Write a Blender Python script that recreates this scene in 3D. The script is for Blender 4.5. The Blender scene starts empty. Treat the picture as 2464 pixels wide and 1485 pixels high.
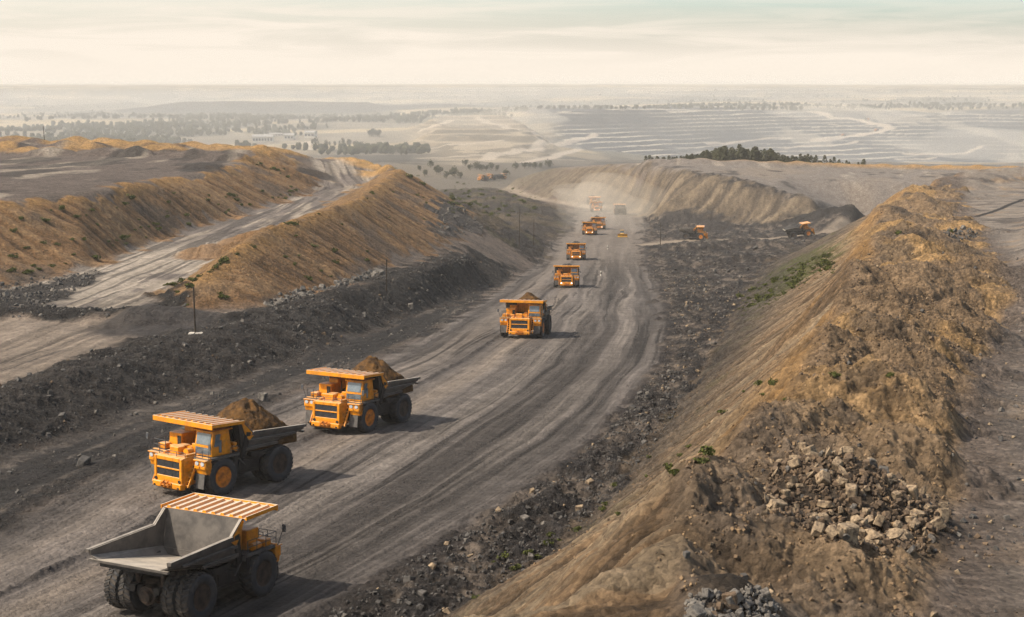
SKYTINT = (2.35, 2.5, 2.5, 1)
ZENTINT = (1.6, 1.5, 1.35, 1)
VEIL = (8.1, 7.25, 6.2, 1)
SUN_E = 5.0
HAZE_D, HAZE_C, HAZE_G = 0.95e-4, (.93, .90, .84, 1), 0.0
VALLEY_D = 1.15e-4
import bpy, bmesh, math, random
import numpy as np
from mathutils import Vector, Matrix
from mathutils.geometry import delaunay_2d_cdt

random.seed(7)
RNG = np.random.RandomState(11)
SC = bpy.context.scene
COL = SC.collection

# ------------------------------------------------------------------ camera
FPX, IW, IH = 1600.0, 1024.0, 617.0
PITCH = math.radians(8.02)
CAM = np.array([0.0, 0.0, 100.0])
cam_d = bpy.data.cameras.new('camera')
cam_d.sensor_width = 36.0
cam_d.lens = FPX / IW * 36.0
cam_d.clip_start = 0.5
cam_d.clip_end = 60000.0
cam = bpy.data.objects.new('camera', cam_d)
COL.objects.link(cam)
cam.location = CAM
cam.rotation_euler = (math.pi / 2 - PITCH, 0, 0)
SC.camera = cam
K = 1024.0 / 2464.0          # traced coordinates are in a 2464 px wide copy of the photo
_cp, _sp = math.cos(PITCH), math.sin(PITCH)


def ray(u, v):
    a = (u * K - IW / 2) / FPX
    b = (v * K - IH / 2) / FPX
    return np.array([a, _cp - b * _sp, -_sp - b * _cp])


def P(u, v, h):
    """world point h metres below the camera seen at (u, v)"""
    r = ray(u, v)
    t = -h / r[2]
    return (r[0] * t, r[1] * t, 100.0 - h)


HF_D = [0, 60, 99, 132, 167, 246, 421, 559, 715, 960, 1286, 1438, 1780]
HF_H = [30.5, 31.2, 32, 33, 35.3, 39.2, 54, 62, 68.5, 77, 82, 86, 90]


def F(u, v, dz=0.0):
    """point on the sloping pit floor seen at (u, v)"""
    r = ray(u, v)
    lo, hi = 5.0, 1700.0
    for _ in range(50):
        m = (lo + hi) / 2
        h = np.interp(m, HF_D, HF_H) - dz
        if -r[2] / r[1] * m < h:
            lo = m
        else:
            hi = m
    x = r[0] / r[1] * lo
    return (x, lo, 100.0 - (np.interp(lo, HF_D, HF_H) - dz))


def Wp(x, y, h):
    return (x, y, 100.0 - h)


# ------------------------------------------------------------------ numpy noise
_TAB = RNG.rand(512, 512).astype(np.float32)


def vnoise(x, y, seed=0):
    x = x + seed * 37.17
    y = y + seed * 91.73
    fx = np.floor(x)
    fy = np.floor(y)
    tx = (x - fx).astype(np.float32)
    ty = (y - fy).astype(np.float32)
    ix = fx.astype(np.int64) & 511
    iy = fy.astype(np.int64) & 511
    tx = tx * tx * (3 - 2 * tx)
    ty = ty * ty * (3 - 2 * ty)
    ix1 = (ix + 1) & 511
    iy1 = (iy + 1) & 511
    a = _TAB[ix, iy]
    b = _TAB[ix1, iy]
    c = _TAB[ix, iy1]
    d = _TAB[ix1, iy1]
    return (a + (b - a) * tx) * (1 - ty) + (c + (d - c) * tx) * ty


def fbm(x, y, octv=4, seed=0, gain=0.5):
    s = 0
    a = 1.0
    tot = 0
    c, sn = 0.8, 0.6
    for o in range(octv):
        s = s + a * vnoise(x, y, seed + o * 3)
        tot += a
        x, y = (c * x - sn * y) * 2.03, (sn * x + c * y) * 2.03
        a *= gain
    return s / tot          # 0..1 mean .5


def ridged(x, y, octv=4, seed=0, gain=0.5):
    s = 0
    a = 1.0
    tot = 0
    c, sn = 0.8, 0.6
    for o in range(octv):
        s = s + a * (1 - np.abs(2 * vnoise(x, y, seed + o * 3) - 1))
        tot += a
        x, y = (c * x - sn * y) * 2.1, (sn * x + c * y) * 2.1
        a *= gain
    return s / tot


def sstep(a, b, x):
    t = np.clip((x - a) / (b - a), 0, 1)
    return t * t * (3 - 2 * t)


# ------------------------------------------------------------------ terrain breaklines (traced point + metres below camera)
RE = [F(620, 1580), F(780, 1485), F(1000, 1360), F(1250, 1210), F(1450, 1060), F(1600, 880), F(1615, 780), F(1595, 690), F(1562, 640), F(1556, 590), F(1560, 545), F(1545, 512)]
LE = [F(-500, 1500), F(0, 1275), F(200, 1160), F(420, 1060), F(640, 980), F(900, 870), F(1060, 790), F(1200, 700), F(1290, 640), F(1325, 590), F(1370, 530), F(1405, 500)]
FR = [P(900, 1600, 31.0), P(1120, 1485, 31.6), P(1260, 1400, 32.0), P(1390, 1290, 32.6), P(1490, 1190, 33.2), P(1590, 1060, 34.2), P(1670, 930, 36.2), P(1745, 800, 39.6), P(1800, 700, 51.0), P(1850, 640, 57.0), P(1900, 600, 61.5), P(1990, 563, 66.0), P(2080, 545, 69.0)]
CR = [Wp(1.5, 15, 16.0), P(1640, 1440, 15.5), P(1650, 1190, 17.0), P(1850, 1045, 17.5), P(1960, 890, 18.5), P(2050, 700, 21.0), P(2093, 585, 25.5), P(2120, 520, 31.0), P(2180, 470, 33.0)]
RF = [Wp(11, 15, 18.0), P(2200, 1485, 18.0), P(2290, 1150, 18.8), P(2295, 1000, 19.6), P(2330, 900, 20.5), P(2390, 800, 22.0), P(2420, 680, 25.0), P(2340, 570, 28.0), P(2290, 500, 31.0), P(2290, 455, 33.5)]
RB = [P(2180, 470, 33.0), P(2300, 437, 34.0), P(2464, 415, 34.0), P(2900, 395, 34.0)]
RB2 = [(x * 1.16, y * 1.16, 100 - 66.0) for x, y, z in RB]
PLR = [[P(2464, 1485, 18.0), P(2464, 1100, 19.0), P(2464, 800, 22.0), P(2464, 500, 30.5)], [Wp(40, 15, 18), Wp(60, 60, 18), Wp(90, 120, 21), Wp(200, 350, 30)]]
# left: berm of dark rubble
BF = [F(-400, 1250), F(0, 1110), F(300, 1000), F(560, 920), F(760, 850), F(1000, 755), F(1180, 690), F(1265, 655)]
BT = [P(-400, 1090, 31.8), P(0, 968, 31.9), P(300, 870, 33.0), P(560, 797, 34.6), P(800, 721, 37.0), P(1000, 661, 41.4), P(1130, 617, 46.6)]
BB = [P(-400, 1040, 33.0), P(0, 930, 33.3), P(300, 830, 34.8), P(560, 767, 36.2), P(800, 697, 38.2), P(1000, 637, 42.5), P(1110, 600, 47.0)]
# small step berm at the end of the terrace strip
SB = [[P(-300, 790, 36.2), P(0, 768, 36.3), P(280, 778, 36.6)], [P(-300, 768, 34.9), P(0, 745, 35.2), P(160, 752, 35.2), P(310, 757, 35.3)], [P(-300, 760, 36.0), P(100, 743, 36.3), P(350, 747, 36.4)]]
LF = [P(-500, 850, 36.5), P(0, 697, 37.3), P(200, 650, 37.8), P(430, 560, 38.4), P(600, 510, 38.3), P(740, 467, 38.0), P(780, 445, 38.0)]
LC = [P(-500, 500, 23.5), P(0, 485, 25.0), P(200, 465, 25.5), P(320, 440, 26.0), P(430, 425, 27.3), P(540, 405, 27.4), P(640, 364, 27.0)]
LPB = [P(-600, 345, 26), P(0, 343, 26.0), P(300, 350, 26.0), P(480, 360, 27.0), P(640, 364, 27.0)]
STB = [P(690, 366, 34.0), P(800, 390, 35.0), P(880, 398, 35.0), P(940, 404, 33.0)]
SPL = [P(385, 712, 37.0), P(500, 640, 37.8), P(560, 592, 38.0), P(740, 520, 38.2), P(870, 450, 38.2), P(915, 418, 36.5)]
SPC = [P(385, 712, 37.0), P(440, 695, 34.6), P(480, 668, 32.5), P(560, 602, 30.0), P(650, 545, 29.0), P(760, 508, 29.4), P(860, 480, 30.3), P(910, 442, 32.0), P(960, 405, 32.0)]
SPF = [P(385, 712, 37.0), P(400, 755, 36.9), P(480, 757, 36.9), P(640, 745, 37.0), P(850, 680, 40.0), P(1060, 600, 45.0), P(1170, 552, 50.0)]
SPE = [P(960, 405, 32.0), P(1050, 455, 43.0), P(1110, 500, 47.5), P(1170, 552, 50.0)]
SPB = [P(960, 405, 32.0), Wp(-62, 760, 58), Wp(-80, 860, 76)]
SHR = [F(1215, 515, 6), F(1195, 480, 4), F(1170, 455, 2)]
# right far embankment
EF = [F(1215, 452), F(1300, 478), F(1410, 497), F(1500, 512), P(1590, 522, 70.0), P(1740, 532, 70.0), P(1830, 545, 69.5), P(1960, 540, 69.5), P(2080, 515, 70)]
EC = [P(1220, 430, 74.0), P(1330, 405, 64.0), P(1500, 395, 52.0), P(1640, 406, 48.5), P(1740, 425, 50.0), P(1850, 450, 53.5), P(1960, 470, 56.0), P(2070, 492, 58.0)]
EB = [P(1330, 401, 64.5), P(1500, 391, 53), P(1650, 391, 50.0), P(1900, 397, 51.0), P(2200, 404, 52.0), P(2464, 407, 52.5), P(2900, 408, 53)]
EM = [[P(1900, 430, 53.0), P(2200, 440, 54.5), P(2464, 440, 54.5)], [P(2080, 545, 69.0), P(2070, 492, 58.0)]]
TEN = [F(1600, 580), F(1700, 579), P(1850, 576, 68.0), P(1990, 563, 67.0)]


def scaled(line, k, h):
    return [(x * k, y * k, 100 - h) for x, y, z in line]


FAR = [
    scaled(LPB, 1.22, 80), scaled(STB, 1.2, 78), scaled(EB, 1.2, 105),
    [P(-600, 330, 108), P(0, 330, 108), P(400, 330, 108), P(800, 335, 108), P(950, 345, 106)],
    [P(-600, 260, 100), P(0, 260, 100), P(400, 260, 100), P(800, 262, 99), P(1000, 262, 97), P(1130, 262, 95)],
    [P(-600, 236, 78), P(0, 236, 78), P(480, 236, 78), P(850, 238, 78), P(1130, 236, 76)],
    [P(-600, 216, 36), P(480, 218, 40), P(850, 219, 40), P(1130, 224, 55), P(1500, 222, 48), P(2000, 226, 50), P(2464, 216, 36), P(3100, 216, 36)],
    [P(-600, 204, 20), P(400, 205, 20), P(1200, 205, 20), P(1800, 205, 20), P(2464, 204, 20), P(3100, 204, 20)],
    [P(970, 400, 88), P(1100, 394, 90), P(1260, 394, 92)],
    [P(960, 380, 100), P(1100, 380, 100), P(1300, 384, 103)],
    [P(1010, 340, 104), P(1150, 335, 99), P(1290, 345, 102)],
    [P(1000, 300, 100), P(1090, 289, 91), P(1180, 290, 88), P(1250, 305, 95)],
    [P(1340, 348, 115), P(1500, 385, 140), P(1800, 395, 152), P(2464, 400, 160), P(3100, 400, 150)],
    [P(1300, 263, 78), P(1600, 262, 74), P(1900, 266, 74), P(2000, 270, 76), P(2250, 262, 74), P(2464, 260, 72), P(3100, 260, 72)],
    [P(1300, 240, 66), P(1900, 238, 62), P(2464, 235, 60), P(3100, 235, 60)],
    [Wp(-900, 1000, 95), Wp(-700, 1500, 105), Wp(-300, 1500, 100), Wp(-110, 1300, 90)],
]
HULL = [Wp(-40, 12, 32), Wp(-60, 60, 32), Wp(-900, 500, 36), Wp(-120, 150, 34), Wp(900, 1100, 70), Wp(400, 500, 36),
        Wp(-22000, 15, 60), Wp(22000, 15, 60), Wp(-22000, 24000, 14), Wp(22000, 24000, 14), Wp(0, 5, 31), Wp(0, 24000, 13), Wp(-22000, 9000, 60), Wp(22000, 9000, 60), Wp(200, 5, 20), Wp(-200, 5, 32), Wp(22000, 4000, 80), Wp(-22000, 4000, 100)]
LINES = [RE, LE, FR, CR, RF, RB, RB2, BF, BT, BB, LF, LC, LPB, STB, SPL, SPC, SPF, SPE, SPB, SHR, EF, EC, EB, TEN] + PLR + SB + EM + FAR
pts, edges, seen = [], [], {}


def addpt(p):
    k = (round(p[0], 2), round(p[1], 2))
    if k not in seen:
        seen[k] = len(pts)
        pts.append(p)
    return seen[k]


for L in LINES:
    ids = [addpt(p) for p in L]
    edges += [(a, b) for a, b in zip(ids, ids[1:]) if a != b]
for p in HULL:
    addpt(p)
cv, ce, cf, ov, oe, of = delaunay_2d_cdt([Vector(p[:2]) for p in pts], edges, [], 0, 1e-4)
PT = np.array(pts)
TV = np.zeros((len(cv), 3))
n_cross = 0
for i, v in enumerate(cv):
    if ov[i]:
        TV[i] = PT[ov[i][0]]
    else:
        n_cross += 1
        best = (1e9, 0)
        for a, b in edges:
            A, B = PT[a, :2], PT[b, :2]
            ab = B - A
            t = np.clip(np.dot(np.array(v) - A, ab) / max(1e-9, ab @ ab), 0, 1)
            dd = np.linalg.norm(A + t * ab - np.array(v))
            if dd < best[0]:
                best = (dd, PT[a, 2] * (1 - t) + PT[b, 2] * t, a, b)
        TV[i] = (v[0], v[1], best[1])
        print('crossing breaklines at', tuple(v), 'px', 512 + v[0] / v[1] * FPX)
print('tin verts', len(TV), 'tris', len(cf), 'crossings', n_cross)

# ------------------------------------------------------------------ polar grid
def geo(a, b, e):
    n = int(math.log(b / a) / e)
    return list(np.geomspace(a, b, n, endpoint=False))


QL = 1.0
DR = np.array(geo(16, 45, .02) + geo(45, 135, .0016 * QL) + geo(135, 720, .0025 * QL) + geo(720, 2400, .0042 * QL) + geo(2400, 5200, .0027 * QL) + geo(5200, 6000, .005 * QL) + geo(6000, 20000, .02) + [20000.0])
inner = np.arange(-.335, .33501, QL / 1350)
outer = .335 + np.cumsum(np.geomspace(1 / 1400, .03, 46))
TH = np.concatenate([-outer[::-1], inner, outer])
NR, NC = len(DR), len(TH)
print('grid', NR, NC)
CS, SN = np.cos(TH), np.sin(TH)
# rings lie on planes of constant depth so that straight lines stay straight
X = (DR[:, None] * np.tan(TH)[None, :])
Y = (DR[:, None] * np.ones(NC)[None, :])
TAN = np.tan(TH)
Z = np.full((NR, NC), np.nan)
for f in cf:
    T = TV[list(f)]
    for k in range(1, len(f) - 1):
        a, b, c = T[0], T[k], T[k + 1]
        ys = [a[1], b[1], c[1]]
        r0, r1 = np.searchsorted(DR, min(ys) - 1e-6), np.searchsorted(DR, max(ys) + 1e-6)
        q = [p[0] / max(p[1], 1e-3) for p in (a, b, c)]
        c0, c1 = np.searchsorted(TAN, min(q) - 1e-4), np.searchsorted(TAN, max(q) + 1e-4)
        if r1 <= r0 or c1 <= c0:
            continue
        den = (b[1] - c[1]) * (a[0] - c[0]) + (c[0] - b[0]) * (a[1] - c[1])
        if abs(den) < 1e-9:
            continue
        xs, yy = X[r0:r1, c0:c1], Y[r0:r1, c0:c1]
        w0 = ((b[1] - c[1]) * (xs - c[0]) + (c[0] - b[0]) * (yy - c[1])) / den
        w1 = ((c[1] - a[1]) * (xs - c[0]) + (a[0] - c[0]) * (yy - c[1])) / den
        w2 = 1 - w0 - w1
        m = (w0 >= -1e-5) & (w1 >= -1e-5) & (w2 >= -1e-5)
        zz = w0 * a[2] + w1 * b[2] + w2 * c[2]
        Z[r0:r1, c0:c1][m] = zz[m]
print('unfilled', np.isnan(Z).sum())
Z[np.isnan(Z)] = 30.0


def blur(A, n):
    for _ in range(n):
        A = A.copy()
        A[1:-1] = .25 * A[:-2] + .5 * A[1:-1] + .25 * A[2:]
        A[:, 1:-1] = .25 * A[:, :-2] + .5 * A[:, 1:-1] + .25 * A[:, 2:]
    return A


Z = blur(Z, int(14 / QL))
SLP = lambda: (Z - 100.0) / DR[:, None]


def hit(u, v, Zs=None):
    """first terrain point met by the sight line through (u, v)"""
    Zs = Z if Zs is None else Zs
    r = ray(u, v)
    q = r[0] / r[1]
    c = int(np.clip(np.searchsorted(TAN, q), 1, NC - 1))
    w = (q - TAN[c - 1]) / (TAN[c] - TAN[c - 1])
    col = Zs[:, c - 1] * (1 - w) + Zs[:, c] * w
    s = (col - 100.0) / DR
    k = r[2] / r[1]
    i0 = int(np.searchsorted(DR, 30))
    idx = np.nonzero(s[i0:] >= k)[0]
    i = (idx[0] + i0) if len(idx) else NR - 1
    i = max(i, 1)
    t = np.clip((k - s[i - 1]) / (s[i] - s[i - 1] + 1e-12), 0, 1)
    d = DR[i - 1] * (1 - t) + DR[i] * t
    return (q * d, d, col[i - 1] * (1 - t) + col[i] * t)


def zat(x, y):
    c = int(np.clip(np.searchsorted(TAN, x / y), 1, NC - 1))
    r = int(np.clip(np.searchsorted(DR, y), 1, NR - 1))
    w = np.clip((x / y - TAN[c - 1]) / (TAN[c] - TAN[c - 1]), 0, 1)
    t = np.clip((y - DR[r - 1]) / (DR[r] - DR[r - 1]), 0, 1)
    return (Z[r - 1, c - 1] * (1 - w) + Z[r - 1, c] * w) * (1 - t) + (Z[r, c - 1] * (1 - w) + Z[r, c] * w) * t


def sdpoly(poly, margin, warp=None):
    """signed distance (positive inside) to a polygon on the ground, -margin outside its neighbourhood"""
    p = np.array([q[:2] for q in poly])
    out = np.full((NR, NC), -margin, dtype=np.float64)
    r0, r1 = np.searchsorted(DR, p[:, 1].min() - margin), np.searchsorted(DR, p[:, 1].max() + margin)
    qq = np.concatenate([(p[:, 0] - margin) / p[:, 1], (p[:, 0] + margin) / p[:, 1]])
    c0, c1 = np.searchsorted(TAN, qq.min()), np.searchsorted(TAN, qq.max())
    xs, ys = X[r0:r1, c0:c1], Y[r0:r1, c0:c1]
    if warp is not None:
        xs = xs + warp[0][r0:r1, c0:c1]
        ys = ys + warp[1][r0:r1, c0:c1]
    d2 = np.full(xs.shape, 1e18)
    ins = np.zeros(xs.shape, bool)
    n = len(p)
    for i in range(n):
        a, b = p[i], p[(i + 1) % n]
        e = b - a
        L = max(e @ e, 1e-9)
        t = np.clip(((xs - a[0]) * e[0] + (ys - a[1]) * e[1]) / L, 0, 1)
        d2 = np.minimum(d2, (xs - a[0] - t * e[0]) ** 2 + (ys - a[1] - t * e[1]) ** 2)
        if a[1] != b[1]:
            cr = ((a[1] > ys) != (b[1] > ys)) & (xs < (b[0] - a[0]) * (ys - a[1]) / (b[1] - a[1]) + a[0])
            ins ^= cr
    d = np.sqrt(d2)
    out[r0:r1, c0:c1] = np.maximum(np.where(ins, d, -d), -margin)
    return out


def stline(line, margin):
    """(s along, t across) of a polyline; |t| is capped at margin"""
    p = np.array([q[:2] for q in line])
    S = np.zeros((NR, NC))
    Tt = np.full((NR, NC), margin, dtype=np.float64)
    r0, r1 = np.searchsorted(DR, p[:, 1].min() - margin), np.searchsorted(DR, p[:, 1].max() + margin)
    qq = np.concatenate([(p[:, 0] - margin) / np.maximum(p[:, 1] - margin, 10), (p[:, 0] + margin) / np.maximum(p[:, 1] - margin, 10)])
    c0, c1 = np.searchsorted(TAN, qq.min()), np.searchsorted(TAN, qq.max())
    xs, ys = X[r0:r1, c0:c1], Y[r0:r1, c0:c1]
    best = np.full(xs.shape, 1e18)
    s_ = np.zeros(xs.shape)
    sg = np.ones(xs.shape)
    acc = 0
    for a, b in zip(p[:-1], p[1:]):
        e = b - a
        L = math.hypot(*e)
        t = np.clip(((xs - a[0]) * e[0] + (ys - a[1]) * e[1]) / (L * L), 0, 1)
        d2 = (xs - a[0] - t * e[0]) ** 2 + (ys - a[1] - t * e[1]) ** 2
        m = d2 < best
        best[m] = d2[m]
        s_[m] = (acc + t * L)[m]
        sg[m] = np.sign(e[0] * (ys - a[1]) - e[1] * (xs - a[0]))[m]
        acc += L
    S[r0:r1, c0:c1] = s_
    Tt[r0:r1, c0:c1] = np.minimum(np.sqrt(best), margin) * sg
    return S, Tt
# ------------------------------------------------------------------ terrain detail
Xf, Yf = X, Y
GR = np.gradient
w1 = (fbm(X / 7, Y / 7, 3, 5) - .5)
w2 = (fbm(X / 7 + 50, Y / 7, 3, 6) - .5)
wsc = np.clip(Y / 90, .6, 6)
WARP = (w1 * 3.2 * wsc, w2 * 3.2 * wsc)
BIG = 400.0


def mask(sd, w):
    return sstep(-w, w, sd)


MND = np.zeros_like(Z)


def mound(x, y, H, R, sx=1.0, rot=0.0, seed=0, sharp=.02, rough=.35):
    r0, r1 = np.searchsorted(DR, y - R * 1.6 * max(1, sx)), np.searchsorted(DR, y + R * 1.6 * max(1, sx))
    ys = Y[r0:r1]
    m = R * 1.7 * max(1, sx)
    c0, c1 = np.searchsorted(TAN, (x - m) / (y + (m if x < 0 else -m) * .5)), np.searchsorted(TAN, (x + m) / (y - (m if x > 0 else -m) * .5))
    if c1 <= c0 or r1 <= r0:
        return
    xs, ys = X[r0:r1, c0:c1] - x, Y[r0:r1, c0:c1] - y
    ca, sa = math.cos(rot), math.sin(rot)
    xr, yr = (ca * xs + sa * ys) / sx, (-sa * xs + ca * ys)
    r = np.sqrt(xr * xr + yr * yr) / R
    n = fbm((xs + x) * 2.2 / R + seed, (ys + y) * 2.2 / R, 4, seed)
    r = r * (1 + rough * 2 * (n - .5))
    H = H * (1.35 if x > 0 and y < 420 else 1.0)
    MND[r0:r1, c0:c1] = np.maximum(MND[r0:r1, c0:c1], H * np.clip(1.08 - np.sqrt(r * r + sharp), 0, None) * sstep(1.5, .9, r))


# dumped heaps on the right-hand ridge
for (u, v, H, R, sx, ro) in [
        (1650, 1215, 1.2, 4.5, 1.5, .9), (1860, 1075, 1.5, 4.5, 1.3, .6), (2085, 1000, 1.7, 5, 1.2, -.4), (2200, 1150, 1.8, 3.6, 1.1, 0), (1990, 1130, .7, 4, 1, 0),
        (1560, 1360, .7, 3.0, 1.5, 1), (1760, 1330, .8, 2.6, 1.3, .5), (1900, 1330, .8, 2.4, 1.2, -.5), (2080, 1400, .7, 3, 1.3, 0), (1540, 1440, .9, 2.4, 1.4, .6),
        (2050, 720, 2.6, 8, 1, .3), (2150, 800, 2.8, 8, 1, 1), (2215, 735, 2.6, 8, 1.2, .5), (2290, 690, 2.6, 9, 1, 0), (2100, 870, 2.2, 6.5, 1, .4), (1990, 890, 2.0, 6.5, 1.2, .8),
        (2390, 705, 2.6, 9, 1.3, 0), (2430, 760, 2.2, 8, 1.2, 0), (2170, 910, 2.0, 6.5, 1, 0), (2240, 880, 1.6, 5.5, 1, 0), (2200, 650, 3, 9, 1, .2), (2180, 600, 3.2, 10, 1, .7), (2110, 640, 2.4, 9, 1, .7),
        (2240, 960, 1.5, 5, 1, 0), (2140, 1000, 1.2, 4, 1, 0), (2330, 735, 2.2, 8, 1.2, .3), (2250, 800, 2, 6.5, 1, 0),
        (2150, 545, 3, 11, 1, .5), (2200, 510, 3.2, 12, 1, .5), (2230, 478, 3.6, 14, 1.2, .5), (2290, 452, 4, 13, 1.4, 0), (2350, 440, 4.5, 15, 1.3, 0), (2420, 432, 4.5, 15, 1.4, 0), (2470, 428, 4.5, 15, 1.4, 0),
        (2310, 560, 1.6, 7, 1.4, .2)]:
    p = hit(u, v)
    mound(p[0], p[1], H, R, sx, ro, seed=int(u) % 50)
# rock heap bases
PILE1 = hit(2065, 1235)
PILE2 = hit(1770, 1455)
PILE3 = hit(2312, 557)
mound(PILE1[0] - .4, PILE1[1] + .4, 1.75, 4.0, 1.2, -.5, seed=3, rough=.15)
mound(PILE2[0], PILE2[1] - .3, .8, 1.7, 1.3, 0, seed=4, rough=.15)
# golden heaps along the back edge of the upper left terrace, and smaller ones elsewhere
_r = random.Random(5)
for i in range(44):
    t = i / 43.0
    u = -120 + 800 * t + _r.uniform(-12, 12)
    d = 655 + 40 * math.sin(i * 2.3) - 30 * t
    a = (u * K - IW / 2) / FPX
    mound(a * d, d, _r.uniform(2.6, 4.6) * (1 - .2 * t), _r.uniform(7, 11), _r.uniform(1, 1.9), 0, seed=i)
for i in range(20):
    t = i / 19.0
    x = STB[0][0] * (1 - t) + STB[-1][0] * t + _r.uniform(-3, 3)
    y = STB[0][1] * (1 - t) + STB[-1][1] * t + _r.uniform(-4, 4)
    mound(x, y, _r.uniform(2.0, 3.4), _r.uniform(6, 10), 1.5, 0, seed=i + 40)
for i in range(40):                                   # edge of the far right terrace
    t = i / 39.0
    u = 1560 + 1000 * t
    p = P(u, 398 + 10 * t, 51.0 + 1.5 * t)
    mound(p[0], p[1], _r.uniform(2.2, 4.0), _r.uniform(9, 15), 1.5, 0, seed=i + 80)
for (u, v, H, R, sx) in [(505, 612, 2.6, 6.0, 1.3), (585, 582, 2.2, 6.0, 1.2), (430, 765, 1.8, 7, 1.6), (370, 765, 2.2, 7, 1.5), (310, 357, 3, 10, 1.3), (560, 385, 3, 9, 1.3),
                         (755, 418, 1.6, 7, 1.4), (485, 405, 2.0, 8, 1.4), (770, 440, 1.6, 7, 1.6), (225, 350, 2, 9, 1.4),
                         (1640, 520, 3.2, 12, 1.3), (1700, 518, 3, 11, 1.2), (1590, 512, 3, 12, 1.3), (1720, 552, 3.6, 11, 1.3), (1670, 548, 2.4, 9, 1.3),
                         
                         (1640, 603, 2.6, 10, 1.4), (1700, 600, 2.4, 10, 1.4), (1770, 592, 3.0, 12, 1.3), (1830, 596, 2.4, 10, 1.3), (1700, 640, 2.0, 9, 1.3), (1780, 630, 2.2, 10, 1.3)]:
    p = hit(u, v)
    mound(p[0], p[1], H, R, sx, .2, seed=int(u) % 60)
COALH = [P(1985, 484, 57), P(2040, 487, 58), P(2075, 500, 60), P(1945, 478, 56), P(2040, 522, 65), P(1985, 530, 67)]
for (x, y, z), H_, R_ in zip(COALH, (4.5, 5, 5, 2.5, 4, 3), (13, 14, 15, 10, 15, 14)):
    mound(x, y, H_, R_, 1.3, .2, seed=int(y) % 50)
ZB = Z.copy()
Z = Z + MND
Z0 = Z.copy()

# regions on the ground plan ------------------------------------------------
sd_road = sdpoly(LE + RE[::-1], 60)
sd_ls = sdpoly(LC + LF[::-1], 60, WARP)
sd_sp = sdpoly(SPC + SPE[1:] + SPF[::-1], 60, WARP)
sd_sp2 = sdpoly(SPC + SPL[::-1], 40, WARP)
sd_rs = sdpoly(CR + FR[::-1], 60, WARP)
sd_rr = sdpoly(CR + RF[::-1], 60, WARP)
sd_rb = sdpoly(RB + [(x * 1.06, y * 1.06, z) for x, y, z in RB[::-1]], 60, WARP)
sd_berm = sdpoly(BB + [F(1275, 655)] + BF[::-1], 40, (WARP[0] * .8, WARP[1] * .8))
sd_sb = sdpoly(SB[0] + [P(330, 775, 36.6), P(470, 768, 36.9), P(470, 700, 34), P(385, 705, 37)] + SB[2][::-1], 30, WARP)
sd_ditch = sdpoly(RE + FR[::-1], 60, WARP)
sd_flat = sdpoly(BF + [F(1330, 590)] + LE[::-1], 60, WARP)
sd_front = sdpoly([P(-600, 1000, 33)] + BB[:5] + [P(640, 748, 37), P(480, 760, 36.9)] + SB[0][::-1] + [P(-600, 790, 36)], 60)
sd_strip = sdpoly(SPL + [P(930, 408, 36)] + STB[::-1] + [P(690, 380, 35), P(780, 445, 38)] + LF[::-1][1:6] + SB[2][1:], 60)
sd_emb = sdpoly(EC + EF[::-1], 120, (WARP[0] * 1.5, WARP[1] * 1.5))
sd_fpl = sdpoly(EC + [P(2130, 500, 58), P(2464, 460, 56), P(2900, 460, 56)] + EB[::-1], 100)
sd_slopeR2 = sdpoly([P(1780, 720, 45.5), P(1850, 645, 52), P(1960, 600, 45), P(2040, 590, 32), P(1960, 690, 33), P(1850, 730, 36)], 40, WARP)
sdark = sdpoly([P(1045, 485, 38.5), P(1090, 478, 43), P(1175, 550, 50), P(1060, 560, 42)], 25, WARP)

S_re, T_re = stline(RE, 120)
S_le, T_le = stline(LE, 120)
wR, wL = np.abs(T_re), np.abs(T_le)
ROADW = wR / (wR + wL + 1e-6)
S_cr, T_cr = stline(CR, 120)
S_lc, T_lc = stline(LC, 90)
S_sc, T_sc = stline(SPC + SPE[1:], 90)
S_ec, T_ec = stline(EC, 160)
fine_ok = np.clip(120 / Y, 0, 1)          # detail that the grid can carry at that distance

m_road = mask(sd_road, 1.5)
m_ls, m_sp, m_sp2 = mask(sd_ls, 1.2), mask(sd_sp, 1.2), mask(sd_sp2, 1.2)
m_rs, m_rr = mask(sd_rs, 1.0), mask(sd_rr, 1.0)
m_berm, m_sb, m_ditch, m_flat = mask(sd_berm, 1.8), mask(sd_sb, 1.2), mask(sd_ditch, 1.2), mask(sd_flat, 2.0)
m_front, m_strip, m_emb, m_fpl = mask(sd_front, 2.5), mask(sd_strip, 2.5), mask(sd_emb, 4), mask(sd_fpl, 5)
m_rb = mask(sd_rb, 4)
far = sstep(1150, 1500, Y)
near = 1 - far

n_a = fbm(X / 40, Y / 40, 4, 20)
n_b = fbm(X / 9, Y / 9, 4, 21)
n_c = fbm(X / 2.3, Y / 2.3, 4, 22)
n_d = fbm(X / .7, Y / .7, 3, 23)
r_a = ridged(X / 7, Y / 7, 5, 30, .6)
r_b = ridged(X / 2.2, Y / 2.2, 4, 31, .6)
nearD = np.clip(110 / Y, 0, 1) ** 1.5
r_c = ridged(X / .95, Y / .95, 4, 32, .6)
n_e = fbm(X / .26, Y / .26, 2, 24)

# heights
dz = (n_b - .5) * .5 + (n_c - .5) * .14
calm = np.maximum(m_road, np.maximum(m_front, m_strip))
dz = dz * (1 - .85 * calm) * near
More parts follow.
